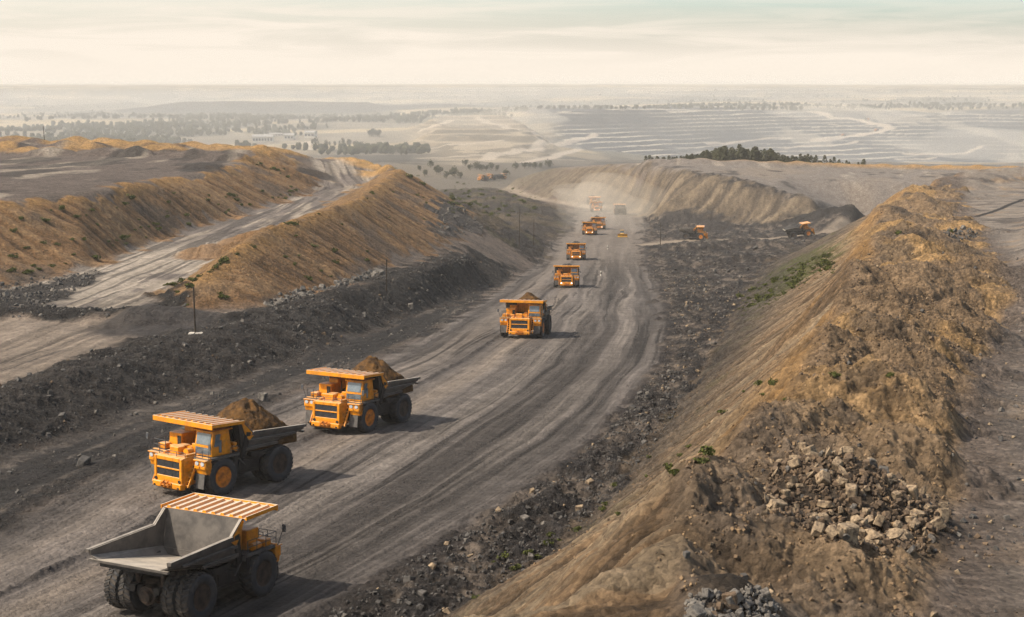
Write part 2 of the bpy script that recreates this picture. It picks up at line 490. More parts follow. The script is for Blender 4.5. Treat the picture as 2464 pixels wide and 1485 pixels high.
# haul road: long curving ruts
RWW = ROADW + (fbm(S_re / 60, ROADW * 6, 3, 46) - .5) * .10
rut1 = fbm(RWW * 20, S_re / 110, 4, 40)
rut2 = fbm(RWW * 75, S_re / 40, 3, 41)
rut3 = fbm(ROADW * 190 , S_re / 12, 3, 42)
dz += m_road * ((rut1 - .5) * .40 + (rut2 - .5) * .20 * sstep(.3, .6, n_b) + (rut3 - .5) * .10 * fine_ok + (n_d - .5) * .07 * fine_ok)
edge = np.exp(-(wR / 1.6) ** 2) * sstep(-6, 0, sd_road)
dz += edge * (r_b - .45) * 1.1 * near
edgeL = np.exp(-((wL - 1.5) / 1.6) ** 2) * sstep(-4, 0, sd_road)
dz += edgeL * (r_b - .45) * .5 * near
mid = np.exp(-((ROADW - .70) / .012) ** 2) * m_road       # windrow between the lanes
dz += mid * (r_b - .3) * .7
# left flat between road and berm: tracks
tr = fbm(T_le / 1.6, S_le / 40, 3, 43)
dz += m_flat * ((tr - .5) * .5 + (r_b - .5) * .3)
# berm of rubble
dz += m_berm * ((n_b - .5) * 1.7 + (r_a - .5) * 1.0 + (r_b - .5) * .8 + (n_d - .5) * .35 * fine_ok + (r_c - .5) * .5 * nearD)
dz += m_sb * ((r_a - .5) * 1.2 + (r_b - .5) * .8)
# ditch
n_dd = fbm(T_re / 1.5, S_re / 5, 4, 48)
dz += m_ditch * ((r_a - .5) * 1.3 + (r_b - .5) * 1.0 + (r_c - .5) * .4 * nearD + (n_dd - .5) * 1.0 + (n_d - .5) * .3 * fine_ok) * sstep(0, 2.0, wR)
# front dirt and strip ruts
S_f, T_f = stline([P(-400, 1020, 33.3), P(0, 880, 34.5), P(280, 775, 36.4), P(340, 752, 36.5)], 200)
S_s, T_s = stline([P(210, 745, 36.4), P(450, 640, 37.6), P(700, 525, 38.2), P(850, 450, 38.2), P(800, 400, 35.5)], 120)
fr1 = fbm(T_f / 1.3, S_f / 60, 3, 44)
st1 = fbm(T_s / 1.6, S_s / 60, 3, 45)
dz += m_front * ((fr1 - .5) * .5 + (n_c - .5) * .15)
dz += m_strip * ((st1 - .5) * .7 + (n_b - .5) * .4)
# spoil slopes: gullies that run down the slope
g_l = fbm(S_lc / 2.2 + T_lc * .10, T_lc / 22, 4, 50)
g_s = fbm(S_sc / 1.8 + T_sc * .15, T_sc / 20, 4, 51)
g_r = fbm(S_cr / 1.5 + T_cr * .12, T_cr / 18, 4, 52)
q_r = ridged(S_cr / 2.6 + T_cr * .10 + (n_c - .5) * .5, T_cr / 11, 4, 55, .55)
q_l = ridged(S_lc / 3.6 + T_lc * .10 + (n_c - .5) * .4, T_lc / 15, 4, 56, .55)
q_s = ridged(S_sc / 3.2 + T_sc * .12 + (n_c - .5) * .4, T_sc / 15, 4, 57, .55)
g_e = fbm(S_ec / 5 + T_ec * .12, T_ec / 45, 4, 53) * .65 + .35 * fbm(X / 30, Y / 60, 4, 54)
dz += m_ls * ((q_l - .55) * 1.1 + (g_l - .5) * 1.1 + (n_c - .5) * .3)
dz += m_sp * ((q_s - .55) * 1.1 + (g_s - .5) * 1.0 + (n_c - .5) * .3)
dz += m_sp2 * ((n_b - .5) * 1.2 + (n_c - .5) * .4)
dz += m_rs * ((q_r - .55) * .75 + (g_r - .5) * .8 + (n_c - .5) * .28 + (n_d - .5) * .16 * fine_ok + ((n_e - .5) * .10 + (r_c - .5) * .16) * nearD)
dz += m_rs * sstep(14, 2, sd_rs) * sstep(10, 20, np.abs(T_cr)) * ((r_b - .5) * .8 + (r_a - .5) * .6)
dz += m_emb * ((g_e - .5) * 3.2 + (n_b - .5) * 1.0)
# ridge top: clods
dz += m_rr * ((r_a - .5) * 2.0 + (n_b - .5) * 1.0 + (n_c - .5) * .7 + (r_b - .5) * .85 + (n_d - .5) * .22 * fine_ok + ((n_e - .5) * .14 + (r_c - .5) * .38) * nearD)
dz += m_rb * ((r_a - .5) * 2.0 + (n_c - .5) * .8)
dz += (1 - np.clip(m_road + m_flat + m_berm + m_ditch + m_front + m_strip + m_rs + m_rr + m_ls + m_sp, 0, 1)) * near * (n_d - .5) * .08 * fine_ok
dz += mask(sdark, 1.5) * (r_a - .5) * 2.0
# rough ground on the valley side left of the far road
sh_ = sdpoly([P(1110, 500, 47.5), P(1170, 552, 50)] + [F(1290, 640), F(1325, 590), F(1385, 520), F(1300, 490), F(1200, 460), F(1130, 440), P(1000, 410, 70)], 60, WARP)
m_sh = mask(sh_, 5)
dz += m_sh * ((r_a - .5) * 3.2 + (n_b - .5) * 2.2 + (r_b - .5) * .8)
for P_, r_, k_ in ((PILE1, 6.0, .85), (PILE2, 3.4, .85)):
    dz = dz * (1 - k_ * sstep(r_, r_ * .6, np.hypot(X - P_[0], Y - P_[1])))
near_dz = dz
# distant country
n_f = fbm(X / 420, Y / 420, 5, 60)
n_g = fbm(X / 120, Y / 120, 5, 61)
Zf = Z + far * ((n_f - .5) * 26 * sstep(1500, 4000, Y) + (n_g - .5) * 7)
pit_sd = sdpoly([P(1280, 262, 78), P(1340, 348, 115), P(1420, 372, 130), P(1500, 386, 140), P(1800, 396, 152), P(2464, 402, 160), P(3100, 402, 150), P(3100, 262, 72), P(2464, 261, 72), P(2250, 263, 74), P(2000, 271, 76), P(1900, 267, 74), P(1600, 263, 74)], 400)
m_pit = sstep(-60, 60, pit_sd)
bowl = np.hypot(X - 900, (Y - 3380) * .9)
Zf = Zf - m_pit * 34 * sstep(950, 150, bowl) + m_pit * 14 * sstep(500, 0, np.hypot(X - 300, (Y - 3900)))
hill_sd = sdpoly([P(1000, 345, 104), P(1000, 300, 100), P(1090, 288, 91), P(1180, 289, 88), P(1260, 305, 95), P(1340, 348, 115), P(1290, 385, 103), P(1100, 392, 90)], 300)
m_hill = sstep(-50, 50, hill_sd) * (1 - m_pit)


def bench(z, step, k0):
    q = z / step
    f = q - np.floor(q)
    return step * (np.floor(q) + .25 * f + .75 * sstep(k0, 1, f)), f


zb, fb_ = bench(Zf + (n_g - .5) * 7 + (fbm(X / 420, Y / 900, 4, 63) - .5) * 34 + (fbm(X / 170, Y / 300, 3, 64) - .5) * 13, 7.2, .42)
zh, fh_ = bench(Zf + (n_g - .5) * 5 + 26 * m_hill * sstep(900, 0, np.hypot(X - P(1150, 300, 88)[0], (Y - 3300) * .6)), 6.0, .6)
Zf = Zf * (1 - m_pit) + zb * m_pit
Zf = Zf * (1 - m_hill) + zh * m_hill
QX = X / Y + (fbm(Y / 300, X / 300, 2, 117) - .5) * .02
hill2 = np.exp(-np.abs((Y - 5700) / 420) ** 3) * (sstep(-.26, -.19, QX) * sstep(-.070, -.105, QX) + .45 * sstep(-.24, -.10, QX) * sstep(.02, -.06, QX)).clip(0, 1)
Zf = Zf + hill2 * (33 + (n_g - .5) * 5)
Z = Zf + near_dz * near

# small haul tracks: worn nearly flat
TRK = [
    ('back', [F(1440, 503), F(1385, 497), F(1330, 488), F(1280, 478), F(1235, 465), F(1195, 450), F(1165, 438), F(1120, 432)], 9),
    ('side', [F(1560, 590), F(1620, 581), F(1700, 579), P(1850, 576, 68.0), P(1990, 563, 67.0), P(2040, 553, 68)], 8),
]
m_trk = np.zeros_like(Z)
for nm, L, wd in TRK:
    S_t, T_t = stline(L, 60)
    mm = sstep(wd * .5 + 3, wd * .5 - 1, np.abs(T_t)) * (np.abs(T_t) < 59)
    Z = Z * (1 - .85 * mm) + (Z0 + (fbm(T_t / 1.2, S_t / 40, 2, 70) - .5) * .3) * .85 * mm
    m_trk = np.maximum(m_trk, mm * (fbm(X / 12, Y / 12, 3, 71) * .6 + .55))
FTRK = [
    ([(1960, 339), (2030, 329), (2110, 316), (2137, 308), (2117, 298), (2087, 289), (2044, 284), (2004, 281), (1960, 268)], 34),
    ([(1150, 285), (1166, 294), (1222, 308), (1289, 324), (1339, 348), (1289, 358), (1222, 371), (1156, 385)], 24),
    ([(1339, 348), (1385, 336), (1430, 324)], 22), ([(1266, 391), (1330, 375), (1396, 358)], 18), ([(1012, 358), (1110, 348), (1212, 338)], 14),
    ([(1012, 314), (1050, 302), (1094, 288)], 22), ([(1012, 380), (1150, 372), (1290, 378), (1400, 386)], 12), ([(700, 348), (745, 340), (735, 360)], 16),
    ([(1700, 345), (1800, 338), (1900, 330)], 10), ([(1890, 357), (1960, 350), (2060, 340)], 12), ([(2000, 300), (2200, 296)], 12), ([(2180, 372), (2320, 368), (2360, 355)], 16), ([(2160, 384), (2250, 380)], 14)]
m_ftrk = np.zeros_like(Z)
for L, wd in FTRK:
    pw = [hit(*q, Zs=Z) for q in L]
    S_t, T_t = stline(pw, 90)
    m_ftrk = np.maximum(m_ftrk, sstep(wd * .40 + 4, wd * .40 - 3, np.abs(T_t + (n_g - .5) * 26)))

# ------------------------------------------------------------------ ground colour (linear)
C = np.empty((NR, NC, 3), np.float32)
C[:] = (.150, .118, .096)


def paint(col, m):
    global C
    m = np.clip(m, 0, 1)[..., None].astype(np.float32)
    C = C * (1 - m) + np.array(col, np.float32) * m


def scale(f, m=1.0):
    global C
    C = C * (1 + (f - 1) * m)[..., None].astype(np.float32)


DARK, GREY, PALE = (.026, .024, .024), (.085, .072, .064), (.33, .28, .225)
OCHRE, SAND, BROWN, GOLD = (.185, .106, .050), (.245, .160, .088), (.070, .043, .025), (.285, .165, .066)
GREEN = (.055, .065, .016)
paint(GREY, sstep(.48, .66, n_b) * .5)
# upper left terrace and the plateaus: grey with pale drifts and dark scrapes
m_upl = sstep(0, 6, sdpoly(LC + [P(690, 366, 34)] + LPB[::-1] + [P(-600, 480, 24)], 60))
drift = fbm(X / 26, Y / 60, 4, 80)
drift2 = fbm(X / 9, Y / 45, 4, 81)
paint((.120, .096, .083), m_upl)
paint((.195, .168, .147), m_fpl)
paint(PALE, m_upl * sstep(.54, .64, drift * .5 + drift2 * .5) * .8)
paint((.24, .195, .155), m_fpl * sstep(.52, .70, drift) * .7)
paint(PALE, m_fpl * sstep(.70, .76, drift2) * .7)
paint((.05, .044, .04), m_upl * sstep(.56, .66, fbm(X / 12, Y / 30, 5, 82)) * .75)
paint(DARK, m_fpl * sstep(.66, .74, fbm(X / 20, Y / 24, 4, 83)) * .7)
m_rpl = sstep(1, 6, sdpoly(RF + RB[1:] + [P(2900, 1485, 18), Wp(60, 15, 18)], 40))
paint((.190, .162, .137), m_rpl)
paint((.23, .195, .16), m_rpl * sstep(.50, .68, fbm(X / 12, Y / 5, 4, 84)) * .75)
paint(GREY, m_rpl * sstep(.54, .70, fbm(X / 9, Y / 7, 5, 85)) * .85)
paint(SAND, m_rpl * sstep(.60, .72, fbm(X / 7, Y / 4, 4, 86)) * .5)
# terrace strip and front dirt
paint((.185, .150, .120), m_front)
paint((.26, .21, .165), m_front * sstep(.5, .7, fbm(X / 14, Y / 20, 4, 87)) * .7)
scale(1 + (fr1 - .5) * 1.3, m_front)
paint(DARK, m_front * sstep(.64, .72, fr1) * .65 * sstep(.4, .6, fbm(X / 20, Y / 20, 2, 88)))
paint((.160, .137, .122), m_strip)
paint(PALE, m_strip * sstep(.48, .62, fbm(T_s / 4, S_s / 30, 4, 89)) * .85)
paint((.36, .31, .255), m_strip * sstep(420, 340, Y) * sstep(.36, .50, fbm(X / 9, Y / 16, 4, 90)) * .95)
scale(1 + (st1 - .5) * 1.4, m_strip)
paint((.05, .044, .040), m_strip * sstep(.57, .64, st1) * .75)
# haul road
paint((.112, .098, .089), m_road)
for wc, ww, am in ((.10, .035, .75), (.155, .02, .55), (.30, .045, .65), (.37, .015, .6), (.50, .02, .5), (.93, .03, .6)):
    paint((.036, .032, .030), m_road * np.exp(-((RWW - wc - .02 * (fbm(S_re / 40, S_re * 0 + wc * 50, 2, 130) - .5)) / ww) ** 2) * am * (.35 + .9 * fbm(RWW * 40, S_re / 60, 3, 131)).clip(0, 1))
for wc, ww, am in ((.215, .03, .5), (.43, .04, .5)):
    paint((.225, .195, .168), m_road * np.exp(-((RWW - wc) / ww) ** 2) * am * (.3 + fbm(RWW * 50, S_re / 50, 3, 132)).clip(0, 1))
scale(1 + (rut1 - .5) * 1.1, m_road)
scale(1 + (rut2 - .5) * (.2 + .8 * sstep(.42, .62, fbm(X / 14, Y / 26, 3, 47))), m_road)
scale(1 + (rut3 - .5) * .5, m_road)
band = np.exp(-((ROADW - .60) / .045) ** 2) * sstep(520, 300, Y) + .5 * np.exp(-((ROADW - .82) / .06) ** 2)
paint((.225, .185, .150), m_road * band * (.35 + .7 * fbm(ROADW * 60, S_re / 25, 3, 91)))
paint((.020, .018, .017), m_road * sstep(.57, .66, fbm(RWW * 58, S_re / 70, 3, 120)) * sstep(.40, .60, fbm(RWW * 9, S_re / 60, 3, 121)) * .75)
paint((.040, .035, .032), m_road * np.exp(-((ROADW - .30) / .10) ** 2) * sstep(.40, .62, fbm(ROADW * 24, S_re / 70, 3, 92)) * .75)
paint(DARK, mid * .6)
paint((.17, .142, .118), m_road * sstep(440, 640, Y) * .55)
paint((.032, .028, .027), np.clip(edge * 1.2, 0, 1) * near * sstep(.35, .55, r_b))
# dark ground between road and berm
paint((.030, .027, .025), m_flat)
paint((.095, .080, .068), m_flat * sstep(.54, .68, tr) * .75)
scale(1 + (tr - .5) * 1.3, m_flat)
paint(DARK, m_flat * sstep(.52, .66, r_b) * .6)
paint((.036, .032, .030), m_sh * .9)
paint((.10, .078, .054), m_sh * sstep(.50, .64, fbm(X / 14, Y / 30, 4, 93)) * .8)
paint((.075, .066, .030), m_sh * sstep(.62, .70, fbm(X / 8, Y / 20, 4, 94)) * .5)
# ditch
paint((.048, .041, .037), m_ditch)
paint((.155, .126, .102), m_ditch * sstep(.44, .60, fbm(T_re / 2.5, S_re / 10, 5, 95)) * .85)
paint(DARK, m_ditch * sstep(.52, .64, r_b * .5 + n_dd * .5) * .9)
# slopes
for m, g, t, sd_ in ((m_ls, g_l, T_lc, 100), (m_sp, g_s, T_sc, 101)):
    paint(OCHRE, m)
    paint(SAND, m * sstep(.50, .66, g) * .55)
    paint(BROWN, m * sstep(.47, .32, g) * .75)
    scale(.62 + .70 * (q_l if sd_ == 100 else q_s), m)
    paint((.10, .080, .066), m * sstep(.56, .72, fbm(X / 10, Y / 18, 4, sd_)) * .6)
    paint(GOLD, m * sstep(5, 1.0, np.abs(t)) * .85)
paint(GOLD, m_sp2 * .75)
paint(BROWN, m_sp2 * sstep(.5, .65, n_c) * .6)
paint((.060, .056, .054), mask(sdark, 1.5) * .95)
paint((.06, .055, .05), m_ls * sstep(14, 4, sd_ls) * sstep(20, 34, np.abs(T_lc)) * sstep(.45, .6, n_b) * .5)
paint((.185, .122, .070), m_rs)
paint((.235, .180, .120), m_rs * sstep(.50, .66, g_r) * .8)
paint((.060, .042, .027), m_rs * sstep(.48, .34, g_r) * .75)
scale(.58 + .76 * q_r, m_rs)
low = sstep(6, 19, np.abs(T_cr))
foot = m_rs * sstep(13, 2, sd_rs) * sstep(10, 20, np.abs(T_cr))
paint((.092, .074, .058), m_rs * low * .85)
paint((.038, .030, .024), m_rs * low * sstep(.50, .36, g_r) * .6)
paint(GREEN, m_rs * mask(sd_slopeR2, 4) * sstep(.36, .52, n_c) * .75)
paint((.09, .08, .035), m_rs * low * sstep(.62, .72, fbm(X / 3, Y / 6, 4, 104)) * .6)
paint((.050, .043, .037), foot * sstep(.40, .56, r_b * .6 + n_b * .4) * .8)
paint((.105, .086, .069), foot * sstep(.60, .75, n_c) * .6)
topness = m_rr
paint((.215, .148, .090), topness)
paint((.36, .225, .100), topness * sstep(.46, .60, fbm(X / 8, Y / 9, 4, 105)) * .85)
paint((.100, .080, .063), topness * sstep(.54, .68, fbm(X / 6, Y / 7, 4, 106)) * .7)
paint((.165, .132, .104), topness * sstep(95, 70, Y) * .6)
paint((.060, .044, .032), topness * sstep(.60, .70, fbm(X / 3.0, Y / 3.4, 4, 107)) * .45)
paint(GOLD, m_rs * sstep(7, .8, np.abs(T_cr)) * sstep(.38, .56, n_b) * sstep(60, 90, Y) * .8)
paint(GOLD, m_rb * .7)
# heaps with the golden earth at the terrace edges
edge_gold = np.zeros_like(Z)
for L, wd in ((LPB[1:], 16), ([(x * .985, y * .985, z) for x, y, z in STB], 8), (EB, 14)):
    S_t, T_t = stline(L, 70)
    edge_gold = np.maximum(edge_gold, sstep(wd + 8, wd - 4, np.abs(T_t)) * sstep(.2, 1.0, MND))
edge_gold = np.maximum(edge_gold, sstep(.4, 1.2, MND) * (Y > 605) * (Y < 760) * (X < -40) * sstep(.62, .5, fbm(X / 25, Y / 25, 2, 108)))
paint((.36, .215, .085), edge_gold * .9 * (.7 + .5 * n_b))
for (u, v, r, c) in [(505, 605, 9, OCHRE), (585, 577, 9, OCHRE)]:
    p = hit(u, v)
    paint(c, sstep(r, r * .7, np.hypot(X - p[0], Y - p[1])) * .85)
for (x, y, z) in COALH:
    paint((.030, .027, .026), sstep(17, 10, np.hypot((X - x) * .8, (Y - y) * .7) * (.75 + .5 * n_b)) * .93)
for (u, v, r) in [(755, 418, 8), (485, 405, 9), (310, 357, 8), (1640, 520, 14), (1700, 518, 12), (1720, 552, 13),
                  (430, 765, 11), (370, 768, 11)]:
    p = hit(u, v)
    paint((.045, .040, .038), sstep(r, r * .6, np.hypot(X - p[0], (Y - p[1]) * .6) * (.7 + .6 * n_b)) * .9)
# berm
paint((.015, .0138, .0138), m_berm)
paint((.060, .053, .048), m_berm * sstep(.55, .72, r_b) * .5)
paint((.045, .039, .035), m_berm * sstep(.5, .7, n_b) * .5)
paint((.022, .020, .019), m_sb)
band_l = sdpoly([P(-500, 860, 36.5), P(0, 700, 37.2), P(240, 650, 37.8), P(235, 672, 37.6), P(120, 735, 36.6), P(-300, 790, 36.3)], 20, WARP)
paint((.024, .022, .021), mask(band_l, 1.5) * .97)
# far embankment
paint((.135, .105, .075), m_emb)
paint((.23, .178, .122), m_emb * sstep(.50, .60, g_e) * .8)
paint((.062, .050, .040), m_emb * sstep(.48, .38, g_e) * .75)
paint((.10, .088, .076), m_emb * sstep(EF[2][0] + 60, EF[2][0] - 40, X) * .5)
paint((.24, .195, .150), m_trk)
# distant country
fieldn = fbm(X / 700, Y / 260, 4, 110)
wood = fbm(X / 260, Y / 420, 5, 111)
paint((.190, .165, .125), far)
paint((.36, .29, .18), far * sstep(.52, .60, fieldn) * .85)
paint((.060, .062, .050), far * sstep(.47, .55, wood) * .75)
scale(.75 + .5 * fbm(X / 40, Y / 90, 3, 116), far)
paint((.115, .098, .080), sstep(1150, 1300, Y) * sstep(2900, 2300, Y) * sstep(-.16, -.11, X / Y) * .85)
paint((.045, .042, .036), sstep(1150, 1300, Y) * sstep(2900, 2300, Y) * sstep(-.16, -.11, X / Y) * sstep(.48, .58, fbm(X / 60, Y / 170, 4, 118)) * .8)
paint((.030, .032, .030), sstep(.06, .3, hill2) * .9)
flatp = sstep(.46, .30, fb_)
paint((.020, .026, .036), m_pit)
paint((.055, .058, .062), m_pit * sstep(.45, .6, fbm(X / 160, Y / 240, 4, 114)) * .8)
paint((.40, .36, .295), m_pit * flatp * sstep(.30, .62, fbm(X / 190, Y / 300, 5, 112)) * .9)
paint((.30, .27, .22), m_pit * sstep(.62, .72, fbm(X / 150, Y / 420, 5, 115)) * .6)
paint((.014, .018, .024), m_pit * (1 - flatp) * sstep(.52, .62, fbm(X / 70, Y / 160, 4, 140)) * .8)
paint((.20, .165, .12), m_hill)
paint((.11, .095, .07), m_hill * sstep(.4, .6, fbm(X / 90, Y / 120, 4, 113)) * .7)
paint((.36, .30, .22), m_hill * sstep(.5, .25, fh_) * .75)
paint((.42, .36, .29), m_ftrk * far * .85)
for P_, r_ in ((PILE1, 5.4), (PILE2, 2.0)):
    dd_ = np.hypot(X - P_[0], Y - P_[1])
    paint((.035, .028, .022), sstep(r_, r_ * .55, dd_ * (.8 + .4 * n_c)) * .8)  # shade in the gaps between heaped rocks, put into the ground colour
paint((.02, .018, .018), sstep(1.0, .5, np.abs(stline([P(2350, 519, 29.6), P(2400, 502, 30.2), P(2470, 474, 31.5)], 12)[1])) * .95)
# general mottling
scale(.68 + .60 * n_c, near * (1 - .5 * m_rr))
scale(.78 + .42 * n_d, near * fine_ok)
scale(.74 + .46 * r_c, nearD * np.clip(m_rr + m_rs + m_ditch + m_berm, 0, 1))
C = np.clip(C, .008, .7)

# ------------------------------------------------------------------ region of every face
REG = np.zeros((NR, NC), np.int8)
REG[far > .5] = 8
REG[m_emb > .5] = 6
REG[m_sp > .5] = 3
REG[m_sp2 > .5] = 3
REG[m_ls > .5] = 2
REG[(m_rs > .5) | (m_rr > .5)] = 4
REG[m_berm > .5] = 5
REG[m_road > .5] = 1
REG[(m_trk > .45) & (m_road < .5)] = 7
REG[(m_ftrk > .5) & (far > .5)] = 9
RN = {0: 'ground', 1: 'haul_road', 2: 'spoil_slope', 3: 'spoil_slope', 4: 'spoil_slope', 5: 'rubble_ridge', 6: 'hillside', 7: 'dirt_track', 8: 'distant_land', 9: 'dirt_track'}


def node_mat(name):
    m = bpy.data.materials.new(name)
    m.use_nodes = True
    nt = m.node_tree
    return m, nt, nt.nodes['Principled BSDF']


def terrain_mat():
    m, nt, b = node_mat('earth')
    N, L = nt.nodes, nt.links
    at = N.new('ShaderNodeAttribute')
    at.attribute_name = 'Col'
    ge = N.new('ShaderNodeNewGeometry')
    def tex(kind, scale, **kw):
        n = N.new(kind)
        n.inputs['Scale'].default_value = scale
        for k_, v_ in kw.items():
            n.inputs[k_].default_value = v_
        L.new(ge.outputs['Position'], n.inputs['Vector'])
        return n

    def rg(val, a0, a1, b0, b1):
        n = N.new('ShaderNodeMapRange')
        for k_, v_ in zip(('From Min', 'From Max', 'To Min', 'To Max'), (a0, a1, b0, b1)):
            n.inputs[k_].default_value = v_
        L.new(val, n.inputs['Value'])
        return n.outputs['Result']

    def mt(op, p_, q_):
        n = N.new('ShaderNodeMath')
        n.operation = op
        for i_, z_ in enumerate((p_, q_)):
            if isinstance(z_, (int, float)):
                n.inputs[i_].default_value = z_
            else:
                L.new(z_, n.inputs[i_])
        return n.outputs[0]
    n1 = tex('ShaderNodeTexNoise', 1.3, Detail=11, Roughness=.74)
    v1 = tex('ShaderNodeTexVoronoi', 3.4)          # grains and clods
    v2 = tex('ShaderNodeTexVoronoi', 1.0)
    s1 = N.new('ShaderNodeSeparateColor')
    L.new(v1.outputs['Color'], s1.inputs[0])
    s2 = N.new('ShaderNodeSeparateColor')
    L.new(v2.outputs['Color'], s2.inputs[0])
    f = mt('MULTIPLY', rg(n1.outputs['Fac'], .30, .70, .55, 1.45), rg(s1.outputs[0], 0, 1, .74, 1.26))
    f = mt('MULTIPLY', f, rg(s2.outputs[1], 0, 1, .84, 1.16))
    f = mt('ADD', mt('MULTIPLY', mt('SUBTRACT', f, 1.0), at.outputs['Alpha']), 1.0)
    mx = N.new('ShaderNodeVectorMath')
    mx.operation = 'SCALE'
    L.new(at.outputs['Color'], mx.inputs[0])
    L.new(f, mx.inputs['Scale'])
    L.new(mx.outputs['Vector'], b.inputs['Base Color'])
    hgt = mt('SUBTRACT', mt('ADD', mt('MULTIPLY', n1.outputs['Fac'], .95), mt('MULTIPLY', s1.outputs[1], .08)), mt('MULTIPLY', v1.outputs['Distance'], .30))
    bp = N.new('ShaderNodeBump')
    bp.inputs['Strength'].default_value = 1.0
    bp.inputs['Distance'].default_value = 1.0
    L.new(mt('MULTIPLY', hgt, at.outputs['Alpha']), bp.inputs['Height'])
    L.new(bp.outputs['Normal'], b.inputs['Normal'])
    b.inputs['Roughness'].default_value = .95
    b.inputs['Specular IOR Level'].default_value = .15
    return m


M_EARTH = terrain_mat()


def mesh_np(name, V, Fq, smooth=True):
    me = bpy.data.meshes.new(name)
    k = Fq.shape[1]
    me.vertices.add(len(V))
    me.vertices.foreach_set('co', V.astype(np.float32).ravel())
    me.loops.add(Fq.size)
    me.loops.foreach_set('vertex_index', Fq.astype(np.int32).ravel())
    me.polygons.add(len(Fq))
    me.polygons.foreach_set('loop_start', np.arange(0, Fq.size, k, dtype=np.int32))
    me.polygons.foreach_set('use_smooth', np.full(len(Fq), smooth))
    me.update(calc_edges=True)
    return me


def tag(o, label=None, cat=None, group=None, kind=None):
    if label:
        o['label'] = label
    if cat:
        o['category'] = cat
    if group:
        o['group'] = group
    if kind:
        o['kind'] = kind
    return o


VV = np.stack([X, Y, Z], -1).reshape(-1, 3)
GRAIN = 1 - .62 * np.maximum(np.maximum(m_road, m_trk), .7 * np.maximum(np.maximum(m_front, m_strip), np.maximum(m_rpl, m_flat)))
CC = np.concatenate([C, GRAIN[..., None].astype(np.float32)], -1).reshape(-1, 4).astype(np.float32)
idx = np.arange(NR * NC).reshape(NR, NC)
QF = np.stack([idx[:-1, :-1], idx[:-1, 1:], idx[1:, 1:], idx[1:, :-1]], -1).reshape(-1, 4)
RF_ = REG[:-1, :-1].reshape(-1)
LAB = {0: ('bare grey-brown mine ground with pale drifts around the road and terraces', 'ground'), 1: ('wide rutted grey haul road curving down the pit between the spoil slopes', 'road'),
       2: ('long ochre spoil slope with scattered bushes under the upper grey terrace', 'slope'), 3: ('ochre spoil spur ending in a point between terrace strip and rubble ridge', 'slope'),
       4: ('lumpy golden spoil ridge and streaked slope beside the rock heaps', 'slope'), 5: ('black rubble ridge running along the haul road', 'ridge'),
       6: ('brown hillside with slanting streaks behind the side road', 'hillside'), 7: ('pale dirt tracks leaving the haul road', 'track'),
       8: ('hazy open pits, fields and woods stretching to the horizon', 'land'), 9: ('pale winding roads in the distant pits', 'track')}
for rid, nm in RN.items():
    q = QF[RF_ == rid]
    if not len(q):
        continue
    used = np.unique(q)
    remap = np.zeros(NR * NC, np.int32)
    remap[used] = np.arange(len(used))
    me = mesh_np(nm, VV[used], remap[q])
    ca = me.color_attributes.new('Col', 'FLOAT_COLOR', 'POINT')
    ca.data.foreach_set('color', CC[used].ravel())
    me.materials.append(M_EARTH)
    o = bpy.data.objects.new(nm, me)
    COL.objects.link(o)
    tag(o, LAB[rid][0], LAB[rid][1], None, 'structure')
print('terrain built')
